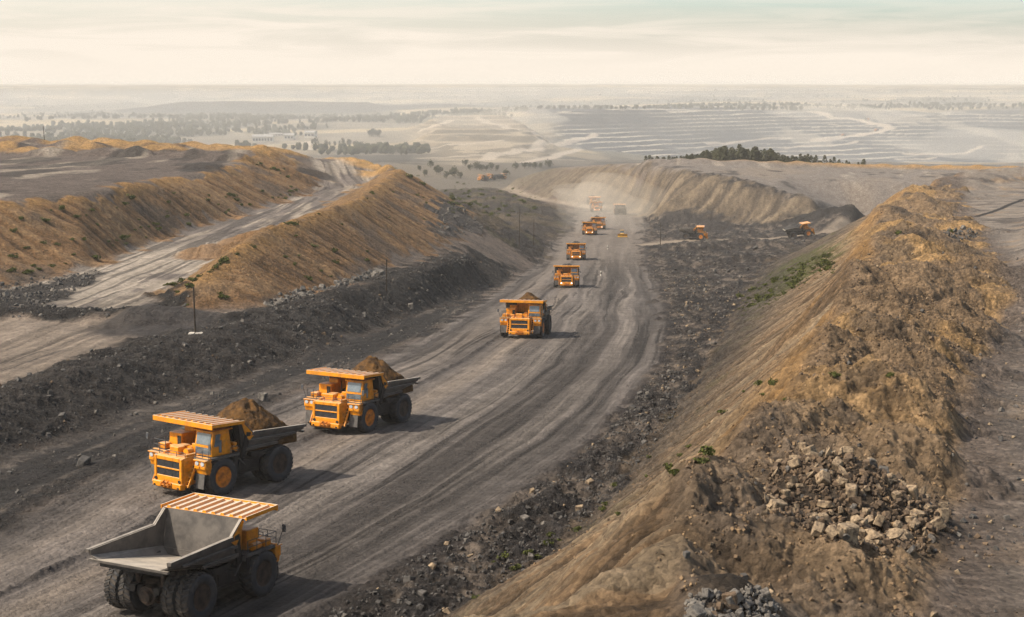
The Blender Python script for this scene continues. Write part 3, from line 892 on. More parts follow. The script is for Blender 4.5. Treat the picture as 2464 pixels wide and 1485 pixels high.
# ------------------------------------------------------------------ materials of the machines
def noise_mat(name, c1, c2, scale=3.0, rough=.6, metal=0.0, spec=.4, detail=5, lo=.4, hi=.62, dust=None, dust_amt=.6, bump=0.0, bscale=None, dust_min=.35, dust_n=.45):
    m, nt, b = node_mat(name)
    N, L = nt.nodes, nt.links
    tc = N.new('ShaderNodeTexCoord')
    n1 = N.new('ShaderNodeTexNoise')
    n1.inputs['Scale'].default_value = scale
    n1.inputs['Detail'].default_value = detail
    n1.inputs['Roughness'].default_value = .65
    L.new(tc.outputs['Object'], n1.inputs['Vector'])
    mr = N.new('ShaderNodeMapRange')
    mr.inputs['From Min'].default_value = lo
    mr.inputs['From Max'].default_value = hi
    L.new(n1.outputs['Fac'], mr.inputs['Value'])
    mx = N.new('ShaderNodeMix')
    mx.data_type = 'RGBA'
    mx.inputs['A'].default_value = (*c1, 1)
    mx.inputs['B'].default_value = (*c2, 1)
    L.new(mr.outputs['Result'], mx.inputs['Factor'])
    col = mx.outputs['Result']
    if dust:                      # settled dust lies on upward faces, in patches
        ge = N.new('ShaderNodeNewGeometry')
        se = N.new('ShaderNodeSeparateXYZ')
        L.new(ge.outputs['Normal'], se.inputs[0])
        r2 = N.new('ShaderNodeMapRange')
        r2.inputs['From Min'].default_value = dust_n
        r2.inputs['From Max'].default_value = .95
        r2.inputs['To Max'].default_value = dust_amt
        L.new(se.outputs['Z'], r2.inputs['Value'])
        n2 = N.new('ShaderNodeTexNoise')
        n2.inputs['Scale'].default_value = scale * 1.7
        n2.inputs['Detail'].default_value = 4
        L.new(tc.outputs['Object'], n2.inputs['Vector'])
        r3 = N.new('ShaderNodeMapRange')
        r3.inputs['From Min'].default_value = .3
        r3.inputs['From Max'].default_value = .6
        r3.inputs['To Min'].default_value = dust_min
        L.new(n2.outputs['Fac'], r3.inputs['Value'])
        mu = N.new('ShaderNodeMath')
        mu.operation = 'MULTIPLY'
        L.new(r2.outputs['Result'], mu.inputs[0])
        L.new(r3.outputs['Result'], mu.inputs[1])
        m2 = N.new('ShaderNodeMix')
        m2.data_type = 'RGBA'
        L.new(mu.outputs[0], m2.inputs['Factor'])
        L.new(col, m2.inputs['A'])
        m2.inputs['B'].default_value = (*dust, 1)
        col = m2.outputs['Result']
    L.new(col, b.inputs['Base Color'])
    b.inputs['Roughness'].default_value = rough
    b.inputs['Metallic'].default_value = metal
    b.inputs['Specular IOR Level'].default_value = spec
    if bump:
        nb = N.new('ShaderNodeTexNoise')
        nb.inputs['Scale'].default_value = bscale or scale * 4
        nb.inputs['Detail'].default_value = 6
        L.new(tc.outputs['Object'], nb.inputs['Vector'])
        bp = N.new('ShaderNodeBump')
        bp.inputs['Strength'].default_value = .8
        bp.inputs['Distance'].default_value = bump
        L.new(nb.outputs['Fac'], bp.inputs['Height'])
        L.new(bp.outputs['Normal'], b.inputs['Normal'])
    return m


M = {
    'orange': noise_mat('orange_paint', (.80, .295, .004), (.40, .155, .016), 1.3, .45, spec=.4, dust=(.52, .40, .26), dust_amt=.7, detail=9, lo=.42, hi=.66),
    'canopy': noise_mat('dusty_orange_paint', (.80, .30, .005), (.50, .20, .02), 1.3, .5, dust=(.54, .46, .36), dust_amt=1.0, dust_min=.72, dust_n=.15, lo=.4, hi=.7),
    'steel': noise_mat('worn_steel', (.120, .106, .093), (.062, .056, .051), 1.0, .55, metal=.1, spec=.4, dust=(.34, .30, .25), dust_amt=.8, dust_min=.45, bump=.015),
    'floor': noise_mat('pale_tray_floor', (.46, .40, .32), (.27, .235, .19), .8, .5, spec=.4, detail=9, lo=.40, hi=.68, bump=.012),  # tray floor, a paler tone than the tray walls
    'dark': noise_mat('dark_metal', (.016, .016, .017), (.035, .031, .028), 1.6, .6, spec=.3),
    'rubber': noise_mat('rubber', (.040, .043, .049), (.064, .063, .062), 1.4, .8, spec=.25, bump=.01),
    'tread': noise_mat('dusty_rubber', (.030, .029, .029), (.085, .073, .062), 2.2, .9, spec=.15, bump=.02),
    'rim_o': noise_mat('orange_rim', (.66, .21, .010), (.28, .10, .02), 2.2, .6, spec=.3),
    'rim_d': noise_mat('rusty_rim', (.075, .050, .034), (.025, .021, .019), 2.0, .7, spec=.3),
    'grille': noise_mat('grille_mesh', (.040, .044, .052), (.060, .060, .062), 3.0, .6, spec=.3),
    'flap': noise_mat('grey_flap', (.115, .108, .10), (.075, .07, .066), 1.6, .75, spec=.2),
    'glass': noise_mat('cab_glass', (.16, .20, .23), (.07, .10, .125), 1.2, .08, spec=.9),
    'rail': noise_mat('rail_paint', (.05, .06, .075), (.10, .095, .09), 3.0, .55),
    'lamp': noise_mat('lamp_glass', (.55, .58, .60), (.40, .44, .48), 4.0, .15, spec=.8),
    'brown': noise_mat('brown_earth', (.115, .060, .021), (.050, .030, .016), 1.3, .95, spec=.1, bump=.12, bscale=3.2, lo=.40, hi=.60),
    'coal': noise_mat('coal', (.020, .020, .021), (.050, .047, .045), 2.2, .8, spec=.3, bump=.12, bscale=3.5),
    'wood': noise_mat('weathered_wood', (.060, .046, .036), (.030, .025, .022), 2.0, .9, spec=.1),
    'concrete': noise_mat('concrete', (.50, .46, .40), (.36, .33, .29), 2.0, .9, spec=.1),
    'leaf': noise_mat('shrub_leaves', (.090, .100, .026), (.045, .052, .018), 1.5, .9, spec=.1),
    'pine': noise_mat('pine_needles', (.060, .060, .032), (.030, .034, .020), .5, .95, spec=.05),
    'bark': noise_mat('bark', (.07, .052, .038), (.035, .028, .022), 3, .95, spec=.05),
    'rock': noise_mat('tan_rock', (.320, .240, .155), (.100, .076, .055), 2.3, .9, spec=.15, bump=.03),
    'rockd': noise_mat('grey_rock', (.170, .155, .135), (.075, .068, .062), 2.3, .9, spec=.15, bump=.03),
    'rockb': noise_mat('brown_rock', (.150, .105, .068), (.070, .052, .038), 2.3, .9, spec=.15, bump=.03),
    'clod': noise_mat('earth_clod', (.235, .158, .090), (.120, .085, .056), .6, .95, spec=.1),
    'rockk': noise_mat('black_rock', (.050, .047, .045), (.095, .088, .080), 2.3, .85, spec=.2, bump=.03),
    'white': noise_mat('pale_wall', (.62, .58, .50), (.48, .45, .39), .2, .8, spec=.2),
    'roof': noise_mat('grey_roof', (.30, .29, .27), (.22, .21, .20), .2, .7, spec=.2),
    'yellow': noise_mat('yellow_paint', (.70, .36, .03), (.50, .25, .03), 1.5, .5, dust=(.6, .5, .35), dust_amt=.6),
}
_m, _nt, _b = node_mat('lit_lamp')
_b.inputs['Base Color'].default_value = (.9, .88, .82, 1)
_b.inputs['Emission Color'].default_value = (1, .95, .85, 1)
_b.inputs['Emission Strength'].default_value = 3.0
M['lit'] = _m


# ------------------------------------------------------------------ mesh helpers
class MB:
    def __init__(s):
        s.bm = bmesh.new()

    def hexa(s, p, bev=0.0):
        """8 corners: 4 of the bottom ring, 4 of the top ring"""
        bm = s.bm
        v = [bm.verts.new(q) for q in p]
        fs = [bm.faces.new([v[i] for i in f]) for f in ((3, 2, 1, 0), (4, 5, 6, 7), (0, 1, 5, 4), (1, 2, 6, 5), (2, 3, 7, 6), (3, 0, 4, 7))]
        if bev:
            es = list({e for f in fs for e in f.edges})
            bmesh.ops.bevel(bm, geom=es, offset=bev, segments=1, affect='EDGES')
        return s

    def box(s, x0, x1, y0, y1, z0, z1, bev=0.0):
        x0, x1, y0, y1, z0, z1 = min(x0, x1), max(x0, x1), min(y0, y1), max(y0, y1), min(z0, z1), max(z0, z1)
        return s.hexa([(x0, y0, z0), (x1, y0, z0), (x1, y1, z0), (x0, y1, z0), (x0, y0, z1), (x1, y0, z1), (x1, y1, z1), (x0, y1, z1)], bev)

    def prism_y(s, prof, y0, y1, bev=0.0):
        """profile [(x, z)] extruded along y"""
        bm = s.bm
        a = [bm.verts.new((x, y0, z)) for x, z in prof]
        b = [bm.verts.new((x, y1, z)) for x, z in prof]
        n = len(prof)
        fs = [bm.faces.new(a), bm.faces.new(b[::-1])]
        for i in range(n):
            fs.append(bm.faces.new((a[(i + 1) % n], a[i], b[i], b[(i + 1) % n])))
        bmesh.ops.recalc_face_normals(bm, faces=fs)
        if bev:
            bmesh.ops.bevel(bm, geom=list({e for f in fs for e in f.edges}), offset=bev, segments=1, affect='EDGES')
        return s

    def slab(s, quad, n, th):
        """quad of 4 points given a thickness th along n"""
        n = Vector(n).normalized() * th
        q = [Vector(p) for p in quad]
        return s.hexa([tuple(p) for p in q] + [tuple(p + n) for p in q])

    def bar(s, p, q, w, h=None):
        h = h or w
        p, q = Vector(p), Vector(q)
        d = (q - p).normalized()
        up = Vector((0, 0, 1)) if abs(d.z) < .95 else Vector((1, 0, 0))
        sd = d.cross(up).normalized() * w / 2
        u2 = sd.cross(d).normalized() * h / 2
        return s.hexa([tuple(p - sd - u2), tuple(p + sd - u2), tuple(q + sd - u2), tuple(q - sd - u2), tuple(p - sd + u2), tuple(p + sd + u2), tuple(q + sd + u2), tuple(q - sd + u2)])

    def tube(s, p, q, r, seg=8, r2=None):
        r2 = r if r2 is None else r2
        p, q = Vector(p), Vector(q)
        d = (q - p).normalized()
        a = d.orthogonal().normalized()
        b = d.cross(a)
        A, B = [], []
        for i in range(seg):
            t = 2 * math.pi * i / seg
            o = a * math.cos(t) + b * math.sin(t)
            A.append(s.bm.verts.new(p + o * r))
            B.append(s.bm.verts.new(q + o * r2))
        for i in range(seg):
            j = (i + 1) % seg
            s.bm.faces.new((A[i], A[j], B[j], B[i]))
        s.bm.faces.new(A[::-1])
        s.bm.faces.new(B)
        return s

    def lathe_y(s, prof, seg=40, c=(0, 0, 0), smooth=False):
        """[(radius, y)] turned about the y axis"""
        rings = []
        for r, y in prof:
            rings.append([s.bm.verts.new((c[0] + r * math.cos(2 * math.pi * i / seg), c[1] + y, c[2] + r * math.sin(2 * math.pi * i / seg))) for i in range(seg)])
        for A, B in zip(rings, rings[1:]):
            for i in range(seg):
                j = (i + 1) % seg
                f = s.bm.faces.new((A[i], A[j], B[j], B[i]))
                f.smooth = smooth
        for R_, fl in ((rings[0], False), (rings[-1], True)):
            if prof[0 if not fl else -1][0] > 1e-4:
                s.bm.faces.new(R_ if fl else R_[::-1])
        return s

    def mesh(s, name, mats, auto=False):
        bmesh.ops.recalc_face_normals(s.bm, faces=s.bm.faces)
        me = bpy.data.meshes.new(name)
        s.bm.to_mesh(me)
        s.bm.free()
        for m in (mats if isinstance(mats, (list, tuple)) else [mats]):
            me.materials.append(m)
        return me

    def build(s, name, mat, parent=None, loc=None):
        return link(name, s.mesh(name, mat), parent, loc)


def link(name, me, parent=None, loc=None):
    o = bpy.data.objects.new(name, me)
    COL.objects.link(o)
    o.parent = parent
    if loc:
        o.location = loc
    return o


def empty(name, loc=(0, 0, 0)):
    o = bpy.data.objects.new(name, None)
    o.empty_display_size = .5
    COL.objects.link(o)
    o.location = loc
    return o


def kids(o):
    return [c for c in KID.get(o.name, [])]


def copy_tree(o, parent=None):
    c = o.copy()
    COL.objects.link(c)
    c.parent = parent
    for ch in o.children:
        copy_tree(ch, c)
    return c


# ------------------------------------------------------------------ haul truck
R_T, W_T = 1.56, .98


def tyre_mesh():
    b = MB()
    h = W_T / 2
    seg = 44
    prof = [(.82, -h * .80), (1.05, -h * .98), (1.30, -h), (1.46, -h * .92), (1.53, -h * .62), (1.53, 0), (1.53, h * .62), (1.46, h * .92), (1.30, h), (1.05, h * .98), (.82, h * .80), (.82, -h * .80)]
    rings = []
    for r, y in prof:
        rings.append([b.bm.verts.new((r * math.cos(2 * math.pi * i / seg), y, r * math.sin(2 * math.pi * i / seg))) for i in range(seg)])
    for k, (A, B) in enumerate(zip(rings, rings[1:])):
        for i in range(seg):
            j = (i + 1) % seg
            f = b.bm.faces.new((A[i], A[j], B[j], B[i]))
            f.smooth = k in (0, 1, 2, 7, 8, 9)
            f.material_index = 0
    # lugs
    for i in range(seg // 2 + 4):
        n = seg // 2 + 4
        for sd in (-1, 1):
            t0 = 2 * math.pi * (i + (.5 if sd > 0 else 0)) / n
            dt = 2 * math.pi / n * .30
            sh = 2 * math.pi / n * .55
            pts_ = []
            for r in (1.44, 1.60):
                for tt, y in ((t0 - dt, .02 * sd), (t0 + dt, .02 * sd), (t0 + dt + sh, h * .93 * sd), (t0 - dt + sh, h * .93 * sd)):
                    rr = r - (.05 if (abs(y) > .3 and r > 1.5) else 0)
                    pts_.append((rr * math.cos(tt), y, rr * math.sin(tt)))
            nf = len(b.bm.faces)
            b.hexa(pts_)
            b.bm.faces.ensure_lookup_table()
            for f in list(b.bm.faces)[nf:]:
                f.material_index = 1
    return b.mesh('tyre', [M['rubber'], M['tread']])


TYRE = tyre_mesh()


def rim_mesh(mat, dish):
    b = MB()
    b.lathe_y([(.80, .40), (.86, .43), (.84, .38), (.70, .30), (.60, dish), (.34, dish), (.32, dish + .14), (.0, dish + .16)], 32, smooth=False)
    for i in range(12):
        t = 2 * math.pi * i / 12
        b.tube((.50 * math.cos(t), dish - .02, .50 * math.sin(t)), (.50 * math.cos(t), dish + .06, .50 * math.sin(t)), .045, 6)
    b.lathe_y([(.80, -.40), (.70, -.30), (.60, -.2), (0.0, -.2)], 32)
    return b.mesh('rim', mat)


RIM_F = rim_mesh(M['rim_o'], .26)
RIM_FD = rim_mesh(M['rim_d'], .26)
RIM_R = rim_mesh(M['rim_d'], .02)

CAN_X0, CAN_X1 = 1.0, 4.35


def make_truck():
    root = empty('dump_truck')
    # chassis -------------------------------------------------------
    b = MB()
    for s in (-1, 1):
        b.prism_y([(-5.0, 1.7), (-5.0, 2.2), (-1.5, 2.25), (4.6, 2.0), (4.6, 1.3), (-1.5, 1.25), (-3.6, 1.3)], s * .75, s * 1.15)
        b.box(-1.6, 1.3, s * 1.2, s * 2.7, 1.15, 2.75, .08)
        b.box(-1.2, .9, s * 2.7, s * 2.86, 1.5, 2.5, .05)
        b.box(1.35, 1.75, s * 1.2, s * 3.2, 2.0, 3.25)
        b.box(4.62, 4.72, s * 1.55, s * 3.1, 1.2, 3.2)
        b.tube((2.2, s * 1.0, 3.0), (3.1, s * 1.9, 1.6), .16)
    for x in (-4.6, -2.2, .2, 2.0, 4.2):
        b.box(x - .15, x + .15, -.74, .74, 1.4, 2.0)
    b.box(2.85, 3.35, -2.4, 2.4, 1.2, 1.75, .06)
    b.box(1.0, 4.4, -1.5, 1.5, 1.5, 3.3)
    b.build('chassis', M['dark'], root)
    # rear axle -----------------------------------------------------
    b = MB()
    b.lathe_y([(.62, -2.0), (.78, -1.2), (.85, -.6), (.85, .6), (.78, 1.2), (.62, 2.0)], 20, (-3.4, 0, 1.56))
    b.tube((-3.6, 0, 1.56), (-4.75, 0, 1.5), .62, 18)
    b.tube((-4.75, 0, 1.5), (-5.0, 0, 1.48), .50, 18, .40)
    b.tube((-5.0, 0, 1.48), (-5.02, 0, 1.48), .24, 12)
    for s in (-1, 1):
        b.bar((-3.4, s * 1.1, 2.0), (-4.6, s * .95, 2.1), .18)
        b.tube((-4.4, s * 1.0, 3.2), (-4.2, s * 1.0, 1.6), .18)
    ax = b.build('rear_axle', M['rim_d'], root)
    # wheels --------------------------------------------------------
    for x, ys, rim in ((3.1, (2.90,), RIM_F), (-3.4, (2.86, 1.70), RIM_R)):
        for s in (-1, 1):
            for yv in ys:
                wo = link('wheel', TYRE, root, (x, s * yv, R_T - .02))
                wo.rotation_euler = (0, random.uniform(0, 3), 0 if s > 0 else math.pi)
                link('rim', rim, wo)
    # bonnet --------------------------------------------------------
    b = MB()
    yb, xf = 1.62, 6.0
    b.prism_y([(3.2, 1.1), (3.2, 3.5), (5.55, 3.42), (5.86, 3.34), (5.86, .78), (4.8, .78)], -yb + .06, yb - .06)
    for s in (-1, 1):
        b.box(5.80, xf, s * yb, s * (yb - .30), .80, 3.36, .04)
        b.box(4.2, 5.78, s * yb, s * (yb - .06), 1.0, 3.3, .03)
        b.box(4.3, 4.42, s * (yb + .02), s * (yb + .06), 1.0, 3.2)
        for z in (1.0, 2.9):
            b.box(5.1, 5.25, s * (yb + .001), s * (yb + .04), z, z + .16)
    b.box(5.80, xf - .01, -1.32, 1.32, 3.02, 3.40, .04)
    b.box(5.80, xf - .01, -1.32, 1.32, 2.24, 2.38, .02)
    b.box(5.80, xf - .01, -1.32, 1.32, .80, 1.58, .04)
    bon = b.build('bonnet', M['orange'], root)
    for z0, z1 in ((2.40, 3.0), (1.60, 2.22)):
        b = MB()
        b.box(5.865, 5.91, -1.31, 1.31, z0 - .02, z1 + .02)
        for i in range(22):
            y = -1.25 + 2.5 * i / 21
            b.box(5.911, 5.935, y - .022, y + .022, z0, z1)
        b.box(5.911, 5.95, -.45, -.41, z0, z1)
        b.box(5.911, 5.95, .41, .45, z0, z1)
        b.build('grille', M['grille'], bon)
    b = MB()
    b.box(5.6, 6.16, -1.66, 1.66, .48, 1.02, .06)
    b.box(5.5, 5.9, -1.5, 1.5, .38, .5)
    bu = b.build('bumper', M['orange'], root)
    b = MB()
    for y in (-.42, 0, .42):
        b.box(6.16, 6.42, y - .07, y + .07, .62, .98, .03)
    b.tube((6.32, -.55, .80), (6.32, .55, .80), .07, 8)
    b.box(6.16, 6.24, -.62, .62, .56, 1.06, .02)
    for y in (-.2, .25):
        b.tube((6.3, y - .1, 1.0), (6.26, y + .12, 1.22), .06, 6)
    b.build('tow_hitch', M['rim_o'], bu)
    for s in (-1, 1):
        for z in (.62, 1.22):
            MB().tube((6.165 if z < 1 else 6.0, s * 1.36, z), (6.22 if z < 1 else 6.05, s * 1.36, z), .10 if z < 1 else .16, 12).build('bumper_lamp' if z > 1 else 'bolt_cap', M['dark'], bu)
    # top of the bonnet: air cleaners, tanks
    MB().box(4.35, 5.1, -.75, .25, 3.43, 4.15, .05).build('air_cleaner', M['orange'], root)
    MB().box(3.4, 4.2, -.95, -.1, 3.46, 4.1, .05).build('air_cleaner', M['orange'], root)
    MB().tube((4.75, .75, 3.75), (4.15, .75, 3.75), .30, 14).build('coolant_tank', M['orange'], root)
    MB().tube((3.9, .2, 3.8), (3.3, .2, 3.8), .28, 14).build('coolant_tank', M['orange'], root)
    MB().box(3.1, 3.7, .3, .9, 3.46, 4.3, .04).build('filter_box', M['orange'], root)
    for y in (-1.2, 1.3):
        MB().box(4.3, 5.3, y - .14, y + .14, 3.40, 3.66, .03).build('hood_rib', M['orange'], root)
    # deck ----------------------------------------------------------
    for s in (-1, 1):
        b = MB()
        b.box(1.25, 4.75, s * 1.66, s * 3.20, 3.26, 3.40)
        b.box(1.25, 4.75, s * 3.20, s * 3.30, 3.20, 3.42)
        b.box(1.2, 1.25, s * 1.4, s * 3.2, 2.9, 3.4)
        b.build('deck', M['flap'], root)
    MB().box(1.25, 3.18, -1.655, 1.655, 3.30, 3.42).build('deck', M['flap'], root)
    for s in (-1, 1):
        b = MB()
        b.box(4.40, 4.62, s * 1.75, s * 3.32, 3.0, 3.48, .03)
        b.prism_y([(4.35, 3.0), (4.62, 3.0), (4.62, 1.9), (4.45, 1.9)], s * 3.22, s * 3.32)
        b.build('deck_edge', M['orange'], root)
    # headlight boxes -----------------------------------------------
    for s in (-1, 1):
        b = MB()
        y0, y1 = s * 2.02, s * 3.32
        b.box(4.4, 5.02, y0, y1, 2.42, 3.22, .04)
        b.prism_y([(4.4, 2.42), (4.95, 2.42), (4.86, 1.98), (4.4, 1.98)], y0 + s * .12, y1 - s * .06)
        b.box(4.36, 5.14, y0 - s * .05, y1 + s * .03, 3.22, 3.31, .02)
        for k in (0, 1):
            yc = s * (2.36 + .62 * k)
            b.box(5.02, 5.07, yc - .28, yc + .28, 2.47, 2.76, .02)
            b.lathe_y([(.235, 0), (.235, .06), (.19, .06), (.19, 0)], 14, (0, 0, 0)) if False else None
        hb = b.build('headlight_box', M['orange'], root)
        for k in (0, 1):
            yc = s * (2.36 + .62 * k)
            lb = MB()
            lb.tube((5.021, yc, 2.98), (5.09, yc, 2.98), .20, 16, .19)
            lb.build('headlight', M['lamp'], hb)
        mb = MB()
        mb.prism_y([(4.95, 1.96), (4.86, 1.96), (5.0, .62), (5.09, .62)], s * 2.15, s * 3.12)
        mb.build('mudflap', M['flap'], root)
        # stairs beside the bonnet
        sb = MB()
        for yy in (1.70, 2.06):
            sb.bar((5.72, s * yy, .72), (4.62, s * yy, 3.28), .07, .20)
        for k in range(7):
            t = (k + .5) / 7
            sb.bar((5.72 - 1.1 * t, s * 1.70, .72 + 2.56 * t), (5.72 - 1.1 * t, s * 2.06, .72 + 2.56 * t), .18, .05)
        sb.build('ladder', M['orange'], root)
    # cab -----------------------------------------------------------
    b = MB()
    y0, y1 = 1.02, 2.98
    b.prism_y([(1.75, 3.42), (4.02, 3.42), (4.06, 4.35), (3.86, 5.72), (2.15, 5.76), (1.95, 4.6)], y0, y1, .05)
    b.prism_y([(1.8, 5.76), (4.06, 5.73), (4.06, 5.82), (1.8, 5.86)], y0 - .08, y1 + .06)
    cab = b.build('cab', M['orange'], root)

    def pane(q, n, name):
        pb = MB()
        pb.slab(q, n, .03)
        pb.build(name, M['glass'], cab)
    pane([(4.045, y0 + .20, 4.50), (4.045, y1 - .16, 4.50), (3.900, y1 - .16, 5.56), (3.900, y0 + .20, 5.56)], (1, 0, .15), 'windscreen')
    pane([(4.032, y0 + .12, 3.66), (4.032, y1 - .1, 3.66), (4.058, y1 - .1, 4.24), (4.058, y0 + .12, 4.24)], (1, 0, 0), 'lower_window')
    pane([(3.30, y1 + .003, 4.35), (3.78, y1 + .003, 4.35), (3.62, y1 + .003, 5.50), (3.10, y1 + .003, 5.50)], (0, 1, 0), 'side_window')
    pane([(3.0, y1 + .003, 3.75), (3.26, y1 + .003, 3.75), (3.26, y1 + .003, 4.9), (3.0, y1 + .003, 4.9)], (0, 1, 0), 'side_window')
    pane([(1.93, y0 + .3, 4.62), (1.93, y1 - .3, 4.62), (2.10, y1 - .3, 5.5), (2.10, y0 + .3, 5.5)], (-1, 0, .2), 'rear_window')
    db = MB()
    db.box(2.25, 2.95, y1 + .002, y1 + .05, 3.55, 5.5, .02)
    db.box(2.35, 2.42, y1 + .05, y1 + .11, 4.3, 4.6)
    db.build('door', M['orange'], cab)
    # cabinets on the right-hand deck ---------------------------------
    MB().box(2.15, 3.45, -2.62, -1.15, 3.42, 4.96, .05).build('control_cabinet', M['orange'], root)
    MB().box(1.5, 2.1, -2.3, -1.2, 3.42, 5.45, .05).build('control_cabinet', M['orange'], root)
    MB().box(3.5, 4.2, -3.1, -2.3, 3.42, 3.98, .05).build('tool_box', M['orange'], root)
    MB().tube((3.0, -2.95, 3.72), (2.2, -2.95, 3.72), .28, 14).build('air_tank', M['orange'], root)
    MB().box(3.6, 4.1, -1.9, -1.2, 3.42, 3.92, .04).build('tool_box', M['orange'], root)
    MB().box(3.452, 3.48, -1.62, -1.2, 3.6, 4.7).build('louvre', M['dark'], root)
    MB().box(1.3, 1.7, 1.1, 2.3, 3.42, 4.0, .04).build('compressor', M['dark'], root)
    MB().tube((1.5, 2.4, 3.85), (1.5, 3.15, 3.85), .26, 12).build('air_tank', M['orange'], root)
    MB().tube((1.55, 2.4, 4.3), (1.55, 3.1, 4.3), .18, 12).build('air_tank', M['orange'], root)
    # railings ------------------------------------------------------
    def rail(path, h0=3.42, h1=4.42):
        b = MB()
        for p_, q_ in zip(path, path[1:]):
            for h in ((h0 + h1) / 2, h1):
                b.tube((*p_, h), (*q_, h), .028, 5)
        for p_ in path:
            b.tube((*p_, h0), (*p_, h1), .03, 5)
        b.build('railing', M['rail'], root)
    rail([(1.4, -3.24), (2.4, -3.24), (3.4, -3.24), (4.55, -3.24), (4.6, -2.5), (4.6, -1.8)])
    rail([(4.6, 3.2), (4.6, 2.5), (4.6, 1.75)], 3.42, 4.15)
    rail([(5.5, -1.5), (5.5, -.5), (5.5, .5), (5.5, 1.5)], 3.4, 3.85)
    rail([(1.4, 3.24), (2.2, 3.24)], 3.42, 4.1)
    for s in (-1, 1):
        b = MB()
        b.tube((4.6, s * 3.38, 3.4), (4.85, s * 3.62, 4.7), .03, 6)
        b.box(4.84, 4.92, s * 3.50, s * 3.78, 4.35, 4.95, .02)
        b.build('mirror', M['rail'], root)
    # tray ----------------------------------------------------------
    b = MB()
    yi = 3.0
    fx0, fz0, fx1, fz1 = .45, 2.75, -6.45, 4.20
    fl = lambda x: fz0 + (fz1 - fz0) * (fx0 - x) / (fx0 - fx1)
    nfl = (-(fz1 - fz0), 0, -(fx0 - fx1))
    for s in (-1, 1):
        b.slab([(fx0, s * 2.45, fz0), (fx0 + .06, s * yi, fz0 + .62), (fx1, s * yi, fz1 + .24), (fx1, s * 2.45, fz1)], (0, s * .6, -.8), .11)
        side = [(fx0 + .06, fz0 + .60), (1.0, 6.22), (.78, 6.26), (-.28, 5.16), (fx1 - .05, fz1 + .62), (fx1, fz1 + .22)]
        b.prism_y(side, s * yi, s * (yi + .10))
        # top rail, middle rail and lower sill of the side
        b.prism_y([(-.30, 5.20), (fx1 - .08, fz1 + .66), (fx1 - .08, fz1 + .40), (-.10, 4.86)], s * (yi + .10), s * (yi + .36))
        b.prism_y([(.20, 4.45), (fx1 + 1.2, fz1 + .12), (fx1 + 1.2, fz1 - .06), (.26, 4.22)], s * (yi + .10), s * (yi + .34))
        b.prism_y([(.45, 3.75), (-3.2, fl(-3.2) + .20), (-3.2, fl(-3.2) - .02), (.45, 3.45)], s * (yi + .10), s * (yi + .24))
        b.prism_y([(-.28, 5.2), (.8, 6.30), (1.06, 6.24), (-.05, 5.0)], s * (yi + .10), s * (yi + .22))
    # headboard
    b.slab([(fx0, -yi, fz0), (fx0, yi, fz0), (1.0, yi, 6.24), (1.0, -yi, 6.24)], (1, 0, -.15), .10)
    b.slab([(fx0 - .02, -2.45, fz0 + .05), (fx0 - .02, 2.45, fz0 + .05), (fx0 - .42, 2.45, fz0 + .10), (fx0 + .05, 2.45, fz0 + .62)][0:2] + [(fx0 + .04, 2.9, fz0 + .55), (fx0 + .04, -2.9, fz0 + .55)], (-1, 0, .2), .05)
    b.box(fx1 - .10, fx1 + .12, -yi - .1, yi + .1, fz1 - .20, fz1 - .02)
    tray = b.build('tray', M['steel'], root)
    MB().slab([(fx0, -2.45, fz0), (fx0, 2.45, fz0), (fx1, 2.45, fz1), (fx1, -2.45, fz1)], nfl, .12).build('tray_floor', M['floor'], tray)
    b = MB()
    b.slab([(.58, -2.98, 2.5), (.58, 2.98, 2.5), (1.12, 2.98, 6.16), (1.12, -2.98, 6.16)], (1, 0, -.15), .05)  # dark sheet on the headboard front, put in for shade below the canopy
    for k in range(6):
        x = -.3 - 1.15 * k
        b.box(x - .14, x + .14, -2.5, 2.5, fl(x) - .50, fl(x) - .125)
    for s in (-1, 1):
        b.hexa([(fx0, s * .75, fz0 - .4), (fx0, s * 1.15, fz0 - .4), (fx1 + .8, s * 1.15, fl(fx1 + .8) - .5), (fx1 + .8, s * .75, fl(fx1 + .8) - .5),
                (fx0, s * .75, fz0 - .13), (fx0, s * 1.15, fz0 - .13), (fx1 + .8, s * 1.15, fl(fx1 + .8) - .13), (fx1 + .8, s * .75, fl(fx1 + .8) - .13)])
        b.prism_y([(.42, 2.5), (.62, 2.6), (1.12, 6.1), (.70, 5.9), (.10, 4.9)], s * (yi + .02), s * (yi - .30)) if False else None
        b.bar((.72, s * 3.05, 2.9), (.20, s * 3.2, 5.2), .16, .5)
        b.bar((.55, s * 2.2, 2.4), (1.16, s * 2.2, 6.1), .22, .26)
        b.bar((.55, s * 1.15, 2.4), (1.16, s * 1.15, 6.1), .22, .26)
        b.prism_y([(-.2, 3.2), (-1.6, fl(-1.6) - .1), (-2.2, fl(-2.2) - .12), (-2.0, 2.75), (-1.2, 2.45), (-.3, 2.7)], s * 2.6, s * 3.05)
    b.build('tray_frame_and_shade', M['dark'], tray)
    # canopy over the deck
    b = MB()
    yc = 3.42
    zt = lambda x: 6.20 + .05 * (x - 1.0)
    b.hexa([(CAN_X0, -yc, zt(CAN_X0)), (CAN_X1, -yc, zt(CAN_X1)), (CAN_X1, yc, zt(CAN_X1)), (CAN_X0, yc, zt(CAN_X0)),
            (CAN_X0, -yc, zt(CAN_X0) + .07), (CAN_X1, -yc, zt(CAN_X1) + .07), (CAN_X1, yc, zt(CAN_X1) + .07), (CAN_X0, yc, zt(CAN_X0) + .07)])
    b.box(CAN_X1, CAN_X1 + .10, -yc - .06, yc + .06, 6.12, 6.60, .02)
